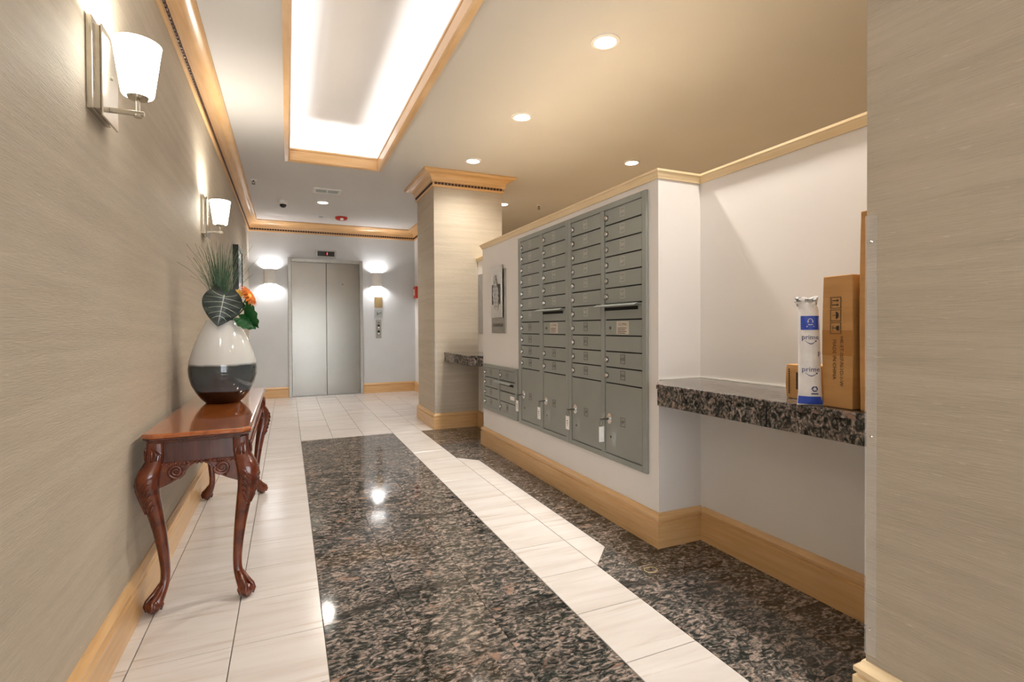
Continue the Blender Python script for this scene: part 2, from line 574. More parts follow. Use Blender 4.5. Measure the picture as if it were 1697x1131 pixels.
# ------------------------------------------------------------------ walls
def wall(name, mat, label, *b):
    return box(*b).build(name, mat, label=label, kind='structure')
wall('wall_left', 'grasscloth', 'long left wall papered in beige grasscloth', XL - 0.15, XL, YF, YB + 0.15, -0.06, 3.2)
wall('wall_back', 'paint_back', 'pale blue-grey end wall around the elevator', XL, XR + 0.15, YB, YB + 0.15, -0.06, 3.2)
wall('wall_right', 'paint_wall', 'narrow white wall right of the elevator bay', XR, XR + 0.15, YP1, YB, -0.06, ZC)
wall('pillar', 'grasscloth', 'square pillar papered in beige grasscloth beside the mailbox wall', XP, XP1, YP0, YP1, -0.06, ZC)
wall('column', 'grasscloth', 'near grasscloth column filling the right edge of view', XP, XP1, YF, YC, -0.06, ZC)
wall('wall_mailbox', 'paint_wall', 'low white wall that holds the mailboxes', XM, XLOW, M0, M1, -0.06, ZLOW - 0.03)
wall('wall_low', 'paint_wall', 'low white wall behind the granite shelves', XLOW, XLOW + 0.12, YC, YP0, -0.06, ZLOW - 0.03)
wall('wall_far_room', 'paint_wall', 'far wall of the room behind the low wall', XR + 0.15, 5.2, YB + 0.15, YB + 0.3, -0.06, ZC)
wall('wall_side_room', 'paint_wall', 'side wall of the room behind the low wall', 5.2, 5.35, YF, YB + 0.3, -0.06, ZC)
wall('wall_near_room', 'paint_wall', 'near wall of the room behind the low wall', XP1, 5.2, -1.0, -0.85, -0.06, ZC)

# ------------------------------------------------------------------ ceiling with a raised tray
cv = 0.13
cm = MB()
for b in ((XL - 0.15, TX0, YF, YB + 0.15), (TX1, 5.35, YF, YB + 0.3), (TX0, TX1, TY1, YB + 0.15), (TX0, TX1, YF, TY0)):
    cm.box(b[0], b[1], b[2], b[3], ZC, ZC + 0.03)
cm.build('ceiling', 'paint_ceiling', label='painted ceiling of the lobby', kind='structure')
tr = MB()
tz = 3.09
tr.box(TX0 - cv, TX1 + cv, TY0 - cv, TY1 + cv, tz, tz + 0.03)
tr.box(TX0 - cv - 0.03, TX0 - cv, TY0 - cv, TY1 + cv, ZC + 0.03, tz + 0.03)
tr.box(TX1 + cv, TX1 + cv + 0.03, TY0 - cv, TY1 + cv, ZC + 0.03, tz + 0.03)
tr.box(TX0 - cv, TX1 + cv, TY1 + cv, TY1 + cv + 0.03, ZC + 0.03, tz + 0.03)
tr.box(TX0 - cv, TX1 + cv, TY0 - cv - 0.03, TY0 - cv, ZC + 0.03, tz + 0.03)
tr.build('ceiling_tray', 'paint_ceiling', label='raised white ceiling tray glowing with hidden cove light', kind='structure')
# wooden lip around the tray: path runs so that "out" points into the opening
lip = [(-0.035, ZC - 0.02), (0.0, ZC - 0.025), (0.012, ZC - 0.012), (0.012, ZC + 0.072), (0.004, ZC + 0.076), (0.004, ZC + 0.082), (0.014, ZC + 0.088), (0.014, ZC + 0.104), (-0.012, ZC + 0.104), (-0.012, ZC - 0.001), (-0.035, ZC - 0.001)]
tl = MB()
C4 = [(TX0, TY0), (TX0, TY1), (TX1, TY1), (TX1, TY0), (TX0, TY0)]
for i in range(4):
    a, b = Vector(C4[i]), Vector(C4[i + 1]); d = (b - a).normalized(); nn = Vector((d.y, -d.x))
    r0 = []; r1 = []
    for o, z in lip:
        # mitre: corners are 90 degrees
        p = a + d * o + nn * o; q = b - d * o + nn * o
        r0.append((p.x, p.y, z)); r1.append((q.x, q.y, z))
    tl.loft([r0, r1])
tl.build('trim_1', 'maple', label='maple lip framing the lit ceiling tray', kind='structure')
# LED tapes on the ledge behind the lip
for nm, lx, ly, sx_, sy_, pw in (('left long side', TX0 - 0.065, (TY0 + TY1) / 2, 0.02, TY1 - TY0, 1.0), ('right long side', TX1 + 0.065, (TY0 + TY1) / 2, 0.02, TY1 - TY0, 1.0), ('far end', (TX0 + TX1) / 2, TY1 + 0.065, TX1 - TX0, 0.02, 0.16), ('near end', (TX0 + TX1) / 2, TY0 - 0.065, TX1 - TX0, 0.02, 0.16)):
    light('AREA', 'cove_light', (lx, ly, ZC + 0.05), P_COVE * pw * 5, COOL, shape='RECTANGLE', size=sx_, size_y=sy_, rot=(PI, 0, 0))
    tp = box(lx - sx_ / 2, lx + sx_ / 2, ly - sy_ / 2, ly + sy_ / 2, ZC + 0.0305, ZC + 0.036)
    tp.build('led_tape', 'cove_tape', label='hidden light tape on the %s of the ceiling tray' % nm, cat='light strip', group='light tapes of the tray')

# ------------------------------------------------------------------ crown, baseboards, caps
def crown_prof():
    h = 0.165
    pr = [(0, ZC - h), (0.016, ZC - h), (0.018, ZC - h + 0.022), (0.012, ZC - h + 0.024), (0.012, ZC - h + 0.046), (0.026, ZC - h + 0.048), (0.028, ZC - h + 0.056)]
    for k in range(9):
        a = k / 8
        pr.append((0.028 + 0.078 * (1 - math.cos(a * PI / 2)), ZC - h + 0.056 + 0.077 * math.sin(a * PI / 2)))
    pr += [(0.118, ZC - 0.026), (0.128, ZC - 0.016), (0.128, ZC - 0.0005), (0, ZC - 0.0005)]
    return pr
def dentils(path, parent, side=1, pitch=0.0365):
    b = MB(); z0 = ZC - 0.165 + 0.0255; z1 = z0 + 0.020
    for i in range(len(path) - 1):
        a, c = Vector(path[i]), Vector(path[i + 1]); L = (c - a).length; d = (c - a) / L; n = Vector((d.y, -d.x)) * side
        k = int(L / pitch)
        for j in range(k):
            s0 = (j + 0.16) * L / k; s1 = (j + 0.80) * L / k
            p, q = a + d * s0 + n * 0.010, a + d * s1 + n * 0.010; p2, q2 = p + n * 0.016, q + n * 0.016
            vs = [(*p, z0), (*q, z0), (*q2, z0), (*p2, z0), (*p, z1), (*q, z1), (*q2, z1), (*p2, z1)]
            b.add(vs, [(0, 3, 2, 1), (4, 5, 6, 7), (0, 1, 5, 4), (1, 2, 6, 5), (2, 3, 7, 6), (3, 0, 4, 7)])
    b.build('dentil_row', 'dentil_brown', parent, kind='stuff', world=True, label='row of small dark brown dentils')
cp = crown_prof()
pth = [(XL, YF), (XL, YB), (XR, YB), (XR, YP1 + 0.2)]
t2 = MB().sweep(cp, pth, 1).build('trim_2', 'maple', label='maple crown moulding along the left and end walls', kind='structure', smooth=True)
dentils(pth, t2)
pth = [(XP, YP1), (XP, YP0), (XP1, YP0), (XP1, YP1), (XP, YP1)]
t3m = MB()
for i in range(4):
    a, b = Vector(pth[i]), Vector(pth[i + 1]); d = (b - a).normalized(); nn = Vector((d.y, -d.x))
    t3m.loft([[((a - d * o + nn * o).x, (a - d * o + nn * o).y, z) for o, z in cp], [((b + d * o + nn * o).x, (b + d * o + nn * o).y, z) for o, z in cp]])
t3 = t3m.build('trim_3', 'maple', label='maple crown capital around the top of the pillar', kind='structure', smooth=True)
dentils(pth, t3)

base_prof = [(0, 0.0005), (0.022, 0.0005), (0.022, 0.122), (0.014, 0.126), (0.014, 0.132), (0.021, 0.136), (0.021, 0.148), (0.014, 0.156), (0.009, 0.160), (0.006, 0.168), (0, 0.168)]
def base(name, label, path, mat='maple'):
    return MB().sweep(base_prof, path, 1).build(name, mat, label=label, kind='structure', smooth=True)
base('baseboard_left', 'maple baseboard along the grasscloth wall', [(XL, YF), (XL, YB)])
DX0, DX1 = 0.012, 1.148     # elevator frame
base('baseboard_back', 'maple baseboard left of the elevator', [(XL + 0.02, YB), (DX0, YB)])
base('baseboard_back_right', 'maple baseboard right of the elevator', [(DX1, YB), (XR, YB), (XR, YP1 + 0.05)])
base('baseboard_pillar', 'maple baseboard around the pillar', [(XP1, YP1), (XP, YP1), (XP, YP0), (XLOW, YP0)])
base('baseboard_low_far', 'maple baseboard under the far granite shelf', [(XLOW, YP0 - 0.023), (XLOW, M1 + 0.023)])
base('baseboard_mailbox', 'maple baseboard wrapping the mailbox wall', [(XLOW, M1), (XM, M1), (XM, M0), (XLOW - 0.0, M0)])
base('baseboard_low', 'maple baseboard below the near granite shelf', [(XLOW, M0 - 0.023), (XLOW, YC)])
base('baseboard_column', 'pale maple baseboard at the foot of the near column', [(XLOW, YC), (XP, YC), (XP, YF)][0:1] + [(XP, YC), (XP, YF)], 'pale_maple')
cap_prof = [(0.0005, ZLOW - 0.038), (0.007, ZLOW - 0.038), (0.009, ZLOW - 0.028), (0.015, ZLOW - 0.021), (0.017, ZLOW - 0.010), (0.024, ZLOW - 0.006), (0.024, ZLOW + 0.004), (-0.12, ZLOW + 0.004), (-0.12, ZLOW - 0.0295), (0.0005, ZLOW - 0.0295)]
MB().sweep(cap_prof, [(XLOW, YP0), (XLOW, M1), (XM, M1), (XM, M0), (XLOW, M0), (XLOW, YC)], 1).build('trim_4', 'pale_maple', label='pale maple cap along the top of the low walls', kind='structure', smooth=True)
wc = MB().box(XM + 0.1, XLOW, M0 + 0.1, M1 - 0.1, ZLOW - 0.0295, ZLOW + 0.002)
wc.build('trim_5', 'pale_maple', label='top board of the mailbox wall', kind='structure')

# unseen glazed entrance, added behind the camera to let daylight in
fr = MB()
for a, b in ((XL, XL + 0.06), (0.42, 0.48), (XP - 0.06, XP)):
    fr.box(a, b, YF, YF + 0.06, 0, 2.06)
fr.box(XL, XP, YF, YF + 0.06, 2.0, 2.06)
fr.box(XL, XP, YF, YF + 0.06, 0.0, 0.1)
wn = fr.build('added_window', 'nickel', label='glazed entrance added behind the viewer to let daylight in', kind='structure')
box(XL, XP, YF + 0.02, YF + 0.03, 0.1, 2.0).build('pane', 'window_glass', wn, world=True)
wall('wall_front', 'maple', 'unseen maple panel added above the entrance for a golden reflection', XL, XP, YF - 0.1, YF + 0.05, 2.06, ZC)  # added out of view in maple, to reflect gold in the elevator doors

# ------------------------------------------------------------------ elevator
ev = thing('door_1', 'brushed steel two-panel elevator door in the end wall', None, (0.58, YB, 0), kind='structure')
fm = MB()
fm.box(DX0, DX0 + 0.052, YB - 0.035, YB + 0.02, 0.0, 2.19)
fm.box(DX1 - 0.052, DX1, YB - 0.035, YB + 0.02, 0.0, 2.19)
fm.box(DX0 + 0.052, DX1 - 0.052, YB - 0.035, YB + 0.02, 2.135, 2.19)
fm.build('door_frame', 'dull_steel', ev, bevel=0.004, world=True)
for x0, x1 in ((DX0 + 0.052, 0.578), (0.582, DX1 - 0.052)):
    box(x0, x1, YB - 0.012, YB + 0.01, 0.012, 2.135).build('door_panel', 'brushed_steel', ev, bevel=0.002, world=True)
box(0.5785, 0.5815, YB - 0.008, YB + 0.004, 0.012, 2.135).build('door_gap', 'slot_black', ev, world=True)
box(DX0 + 0.052, DX1 - 0.052, YB - 0.03, YB + 0.005, -0.002, 0.010).build('sill', 'dull_steel', ev, world=True)
MB().lathe([(0.0001, 0), (0.007, 0), (0.007, 0.003), (0.0001, 0.003)], (0.83, YB - 0.012, 1.80), 12, 'Y').build('key_hole', 'slot_black', ev, world=True)

# floor indicator above the doors
it = thing('floor_indicator', 'small dark display above the elevator with a red digit', 'display', (0.58, YB, 2.225))
box(-0.155, 0.155, -0.018, 0, 0, 0.115).build('bezel', 'dull_steel', it, bevel=0.003)
box(-0.128, 0.128, -0.022, -0.017, 0.018, 0.097).build('screen', 'black_plastic', it)
on_minus_y(text_mb('1', 0.06), 0.018, -0.0225, 0.057).build('digit', 'red_led', it, label='glowing red digit')

# half-round up-down sconces beside the elevator
def back_sconce(x, label):
    t = thing('half_round_sconce', label, 'wall lamp', (x, YB, 1.775), group='sconces beside the elevator')
    outer = []; inner = []
    n = 20
    for k in range(n + 1):
        a = PI * k / n
        outer.append((0.088 * math.cos(a), -0.095 * math.sin(a))); inner.append((0.083 * math.cos(a), -0.090 * math.sin(a)))
    poly = outer + inner[::-1]
    MB().loft([[(p[0], p[1], z) for p in poly] for z in (0.0, 0.232)]).build('shade', 'white_plastic', t, smooth=True)
    box(-0.04, 0.04, -0.012, -0.0005, 0.06, 0.17).build('mount', 'white_plastic', t)
    MB().sphere((0, -0.046, 0.118), 0.016).build('bulb', 'disc_glow', t, smooth='all')
    light('POINT', 'sconce_lamp', (0, -0.046, 0.185), P_BACK * 0.6, (1.0, 0.93, 0.90), t, shadow_soft_size=0.02)
    light('POINT', 'sconce_lamp', (0, -0.046, 0.045), P_BACK * 0.8, (1.0, 0.93, 0.90), t, shadow_soft_size=0.02)
back_sconce(-0.235, 'half-round white sconce left of the elevator')
back_sconce(1.378, 'half-round white sconce right of the elevator')

# plates to the right of the elevator
bp = thing('brass_plate', 'square brass plate under the right sconce', 'wall plate', (1.403, YB, 1.425))
box(-0.064, 0.064, -0.008, 0, 0, 0.18).build('plate', 'brass_plate', bp, bevel=0.002)
for x, z in ((0, 0.165), (-0.032, 0.03), (0, 0.02), (0.03, 0.032)):
    MB().lathe([(0.0001, 0), (0.007, 0), (0.005, 0.004), (0.0001, 0.005)], (x, -0.008, z), 10, 'Y').build('stud', 'chrome', bp)
MB().lathe([(0.0001, 0), (0.036, 0), (0.036, 0.003), (0.0001, 0.003)], (0, -0.008, 0.092), 24, 'Y').build('cover', 'brass_plate', bp)
sg = thing('stair_sign', 'grey rounded notice between the brass plate and call buttons', 'sign', (1.403, YB, 1.255))
rp = []
for cx, cz, a0 in ((0.05, 0.018, -90), (0.05, 0.122, 0), (-0.05, 0.122, 90), (-0.05, 0.018, 180)):
    for k in range(5):
        a = math.radians(a0 + 90 * k / 4); rp.append((cx + 0.016 * math.cos(a), cz + 0.016 * math.sin(a)))
MB().loft([[(x, y, z) for x, z in rp] for y in (0, -0.006)]).build('panel', 'sign_gray', sg)
pg = MB()
pg.tube([(-0.03, -0.008, 0.045), (-0.018, -0.008, 0.06), (-0.024, -0.008, 0.085), (-0.02, -0.008, 0.10)], 0.005, 6)
pg.tube([(-0.018, -0.008, 0.06), (0.01, -0.008, 0.075), (0.045, -0.008, 0.095)], 0.0045, 6)
pg.build('symbol', 'ink', sg)
cpn = thing('call_panel', 'narrow steel elevator call panel with two buttons', 'call button', (1.402, YB, 0.915))
box(-0.045, 0.045, -0.008, 0, 0, 0.31).build('plate', 'dull_steel', cpn, bevel=0.002)
MB().lathe([(0.0001, 0), (0.013, 0), (0.013, 0.005), (0.0001, 0.005)], (0, -0.008, 0.258), 14, 'Y').build('key_switch', 'etched_dark', cpn)
for z in (0.10, 0.20):
    bt = box(-0.02, 0.02, -0.012, -0.007, z - 0.045, z + 0.03).build('button', 'black_plastic', cpn, bevel=0.002)
    box(-0.014, 0.014, -0.015, -0.011, z - 0.038, z - 0.008).build('cap', 'white_plastic', bt)

# red strobe box on the right wall
rb = thing('fire_alarm', 'red fire alarm box on the wall right of the elevator', 'fire alarm', (XR, 8.67, 1.585))
box(-0.045, 0, -0.075, 0.075, 0, 0.20).build('body', 'red_plastic', rb, bevel=0.006)
box(-0.052, -0.044, -0.03, 0.03, 0.05, 0.15).build('handle', 'white_plastic', rb, bevel=0.003)

# framed picture on the left wall
pc = thing('framed_picture', 'thick black framed picture on the left wall beyond the vase', 'picture', (XL, 6.62, 1.49))
fmb = MB()
W2, Hh, dp = 0.30, 0.51, 0.055
for y0, y1, z0, z1 in ((-W2, -W2 + 0.035, 0, Hh), (W2 - 0.035, W2, 0, Hh), (-W2 + 0.035, W2 - 0.035, 0, 0.035), (-W2 + 0.035, W2 - 0.035, Hh - 0.035, Hh)):
    fmb.box(0, dp, y0, y1, z0, z1)
fmb.build('frame', 'frame_black', pc, bevel=0.003)
box(0.002, 0.042, -W2 + 0.035, W2 - 0.035, 0.035, Hh - 0.035).build('mat_board', 'picture_mat', pc)
box(0.042, 0.044, -W2 + 0.1, W2 - 0.1, 0.12, Hh - 0.12).build('print', 'picture_art', pc)

# ------------------------------------------------------------------ sconces on the grasscloth wall
def wall_sconce(y, label):
    t = thing('wall_sconce', label, 'wall lamp', (XL, y, 1.735), group='sconces on the grasscloth wall')
    box(0, 0.016, -0.085, 0.085, 0.0, 0.275).build('back_plate', 'nickel', t, bevel=0.002)
    fp = MB().box(0.030, 0.036, -0.066, 0.086, -0.012, 0.262)
    fp.build('front_plate', 'nickel', t, bevel=0.002)
    box(0.016, 0.030, -0.07, 0.075, 0.006, 0.255).build('spacer', 'nickel', t)
    MB().lathe([(0.0001, 0), (0.006, 0), (0.006, 0.004), (0.0001, 0.004)], (0.036, 0.02, 0.135), 10).map(lambda x, yy, z: (0.036 + (z - 0.135), 0.02 + yy - 0.02, 0.135 + (x - 0.036))).build('screw', 'etched_dark', t)
    arm = MB().box(0.036, 0.125, -0.006, 0.006, 0.022, 0.036)
    arm.lathe([(0.0001, -0.004), (0.011, -0.004), (0.011, 0.004), (0.0001, 0.006)], (0.108, 0, 0.020), 14)
    arm.build('arm', 'nickel', t, bevel=0.001)
    MB().lathe([(0.006, 0.034), (0.006, 0.070), (0.026, 0.074), (0.030, 0.082), (0.0001, 0.084)], (0.108, 0, 0), 20).build('holder', 'nickel', t, smooth=True)
    prof = [(0.0001, 0.084), (0.040, 0.084), (0.044, 0.090), (0.064, 0.238), (0.066, 0.248), (0.063, 0.250), (0.060, 0.246), (0.041, 0.094), (0.0001, 0.090)]
    MB().lathe(prof, (0.108, 0, 0), 36, caps=False).build('glass_shade', 'frosted_shade', t, smooth=True)
    light('POINT', 'sconce_lamp', (0.108, 0, 0.215), P_SCONCE, (1.0, 0.94, 0.83), t, shadow_soft_size=0.03)
wall_sconce(1.975, 'nearest wall sconce with frosted glass cone and nickel plate')
wall_sconce(4.165, 'farther wall sconce glowing above the grass in the vase')
wall_sconce(-0.215, 'unseen wall sconce with frosted glass cone, added behind the viewer as fill light')  # extra sconce out of view, added as fill for the near walls

# ------------------------------------------------------------------ ceiling fittings
def downlight(x, y, label, power=1.0, col=WARM):
    t = thing('recessed_downlight', label, 'ceiling light', (x, y, ZC - 0.012), group='recessed downlights')
    MB().lathe([(0.062, 0.004), (0.064, 0.0), (0.082, 0.004), (0.084, 0.0115), (0.062, 0.0115)], (0, 0, 0), 32, caps=False).build('trim_ring', 'white_plastic', t, smooth=True)
    MB().lathe([(0.0001, 0.005), (0.0625, 0.005), (0.0625, 0.009), (0.0001, 0.009)], (0, 0, 0), 32).build('lens', 'disc_glow', t)
    light('SPOT', 'downlight_lamp', (0, 0, -0.01), P_DOWN * power, col, t, spot_size=math.radians(150), spot_blend=0.9, shadow_soft_size=0.075)
s_ = (ZC - CAMH) / 1.67
downlight(1.716 * s_, 2.553 * s_, 'nearest and largest recessed downlight on the tan ceiling', 1.35)
downlight(1.716 * s_, 1.39 * s_, 'unseen recessed downlight added above the parcel shelf to brighten the alcove', 0.6)  # extra lamp out of view, added to light the near alcove
downlight(1.716 * s_, 3.717 * s_, 'recessed downlight above the middle of the mailbox wall')
downlight(1.713 * s_, 4.88 * s_, 'recessed downlight just in front of the pillar capital', 0.6)
downlight(3.215 * s_, 4.317 * s_, 'recessed downlight over the top corner of the mailbox wall', 1.9, GOLD)
downlight(2.683 * s_, 6.43 * s_, 'recessed downlight peeking out right of the pillar', 0.8, GOLD)
downlight(0.444 * s_, 7.238 * s_, 'recessed downlight in the ceiling before the elevator', 1.0, NEUT)
downlight(0.0, -1.75, 'unseen warm downlight added over the entrance on the grasscloth side', 0.4, GOLD)  # extra lamp out of view, added to warm the entrance panel
downlight(0.9, -1.75, 'unseen warm downlight added over the entrance on the column side', 0.4, GOLD)  # its added twin, also unseen, for the same warm light

def sprinkler(x, y, label):
    t = thing('sprinkler_head', label, 'sprinkler', (x, y, ZC), group='sprinkler heads')
    MB().lathe([(0.0001, -0.0005), (0.036, -0.0005), (0.034, -0.006), (0.016, -0.010), (0.0001, -0.010)], (0, 0, 0), 20).build('escutcheon', 'white_plastic', t, smooth=True)
    b = MB()
    b.lathe([(0.009, -0.008), (0.009, -0.024), (0.006, -0.026), (0.0001, -0.026)], (0, 0, 0), 10)
    b.tube([(-0.012, 0, -0.022), (-0.014, 0, -0.036), (0, 0, -0.048), (0.014, 0, -0.036), (0.012, 0, -0.022)], 0.003, 6)
    b.build('frame', 'etched_dark', t, smooth=True)
    MB().lathe([(0.0001, -0.047), (0.02, -0.048), (0.02, -0.051), (0.0001, -0.051)], (0, 0, 0), 16).build('deflector', 'etched_dark', t)
sprinkler(-0.331, 6.424, 'sprinkler head on the ceiling near the left crown moulding')
sprinkler(3.19 * 0.99, 6.372 * 0.99, 'tiny sprinkler on the dim ceiling right of the pillar')

dc = thing('dome_camera', 'white ceiling camera with a dark lens near the left wall', 'camera', (-0.037, 7.33, ZC))
MB().lathe([(0.0001, -0.0005), (0.062, -0.0005), (0.062, -0.030), (0.056, -0.046), (0.044, -0.056), (0.0001, -0.056)], (0, 0, 0), 28).build('housing', 'white_plastic', dc, smooth=True)
MB().sphere((0, -0.008, -0.056), 0.042, 20, 12, (1, 1, 0.95)).build('lens_dome', 'black_plastic', dc, smooth='all')

vt = thing('air_vent', 'white ceiling air grille with two dark openings', 'air vent', (0.455, 6.61, ZC))
vm = MB()
for x0, x1, y0, y1 in ((-0.16, -0.125, -0.11, 0.11), (0.125, 0.16, -0.11, 0.11), (-0.125, 0.125, -0.11, -0.075), (-0.125, 0.125, 0.06, 0.11), (-0.008, 0.008, -0.075, 0.06)):
    vm.box(x0, x1, y0, y1, -0.012, -0.0005)
vm.build('frame', 'white_plastic', vt)
box(-0.125, 0.125, -0.075, 0.06, -0.004, -0.0005).build('duct', 'etched_dark', vt)
for h in (-1, 1):
    for k in range(4):
        y = -0.06 + k * 0.033
        x0, x1 = (0.010, 0.123) if h > 0 else (-0.123, -0.010)
        MB().add([(x0, y, -0.005), (x1, y, -0.005), (x1, y + 0.014, -0.011), (x0, y + 0.014, -0.011), (x0, y, -0.003), (x1, y, -0.003), (x1, y + 0.014, -0.009), (x0, y + 0.014, -0.009)], [(0, 3, 2, 1), (4, 5, 6, 7), (0, 1, 5, 4), (1, 2, 6, 5), (2, 3, 7, 6), (3, 0, 4, 7)]).build('slat', 'sign_gray', vt)

hn = thing('ceiling_horn', 'red round fire horn on the ceiling before the elevator', 'fire alarm', (0.755, 8.10, ZC))
MB().lathe([(0.0001, -0.0005), (0.088, -0.0005), (0.090, -0.012), (0.080, -0.036), (0.050, -0.046), (0.0001, -0.048)], (0, 0, 0), 28).build('body', 'red_plastic', hn, smooth=True)
box(-0.022, 0.022, -0.095, -0.05, -0.058, -0.030).build('strobe', 'white_plastic', hn, bevel=0.004)
MB().lathe([(0.0001, -0.0005), (0.03, -0.0005), (0.028, -0.008), (0.0001, -0.010)], (0.472, 8.16, ZC), 20).build('ceiling_sensor', 'sign_gray', smooth=True, label='tiny grey sensor disc left of the red ceiling horn', cat='sensor')

# ------------------------------------------------------------------ mailboxes
S = XM / 1.637
my = lambda y: y * S
mz = lambda z: CAMH + (z - CAMH) * S
PITCH_Z = 0.0868 * S
def number(door, txt, y, z, x, dark=0.0):
    b = MB()
    hw, hh, tt = 0.021, 0.024, 0.0022
    for u0, u1, v0, v1 in ((-hw, hw, hh - tt, hh), (-hw, hw, -hh, -hh + tt), (-hw, -hw + tt, -hh, hh), (hw - tt, hw, -hh, hh)):
        b.box(u0, u1, v0, v1, 0.0, 0.0006)
    tb = text_mb(txt, 0.025 if len(txt) > 2 else 0.03, spacing=0.92)
    tb.v = [(p[0], p[1], 0.0006) for p in tb.v]
    b.add(tb.v, tb.f)
    on_minus_x(b, x - 0.0002, y, z)
    b.build('number_label', 'number_dark' if dark else 'number_pale', door, world=True)
def lock(door, y, z, x):
    MB().lathe([(0.0001, 0), (0.0175, 0), (0.0175, 0.0015), (0.0001, 0.0015)], (x, y, z), 18, 'X').build('lock_ring', 'etched_dark', door, world=True)
    b = MB().lathe([(0.0001, 0), (0.0135, 0), (0.0135, 0.006), (0.011, 0.010), (0.0001, 0.011)], (x, y, z), 16, 'X')
    b.box(x - 0.0118, x - 0.0108, y - 0.0015, y + 0.0015, z - 0.006, z + 0.006)
    b.build('lock', 'chrome', door, world=True, smooth=True)
def slab_door(parent, name, yl, yr, z0, z1, x):
    """thin door slab facing -X; yl > yr (left and right as seen)"""
    return box(x, x + 0.0075, yr, yl, z0, z1).build(name, 'mail_enamel', parent, bevel=0.0015, seg=1, world=True)
XFACE = XM - 0.012
def bar(mbx, y0, y1, z0, z1, x0=XFACE - 0.003, x1=XM - 0.0005):
    mbx.box(x0, x1, y0, y1, z0, z1)
def flap(parent, yl, yr, z, out=0.05):
    b = MB()
    n = 10
    r0 = []
    prof = [(0, 0.0), (-out * 0.55, 0.004), (-out, -0.006), (-out, -0.010), (-out * 0.55, 0.0), (0, -0.005)]
    b.loft([[(XFACE - 0.002 + a, yy, z + c) for a, c in prof] for yy in (yr, yl)])
    b.build('mail_flap', 'mail_enamel', parent, world=True, bevel=0.001, seg=1)
    box(XFACE - 0.0015, XFACE + 0.002, yr + 0.03, yl - 0.035, z - 0.030, z - 0.012).build('mail_slot', 'slot_black', parent, world=True)
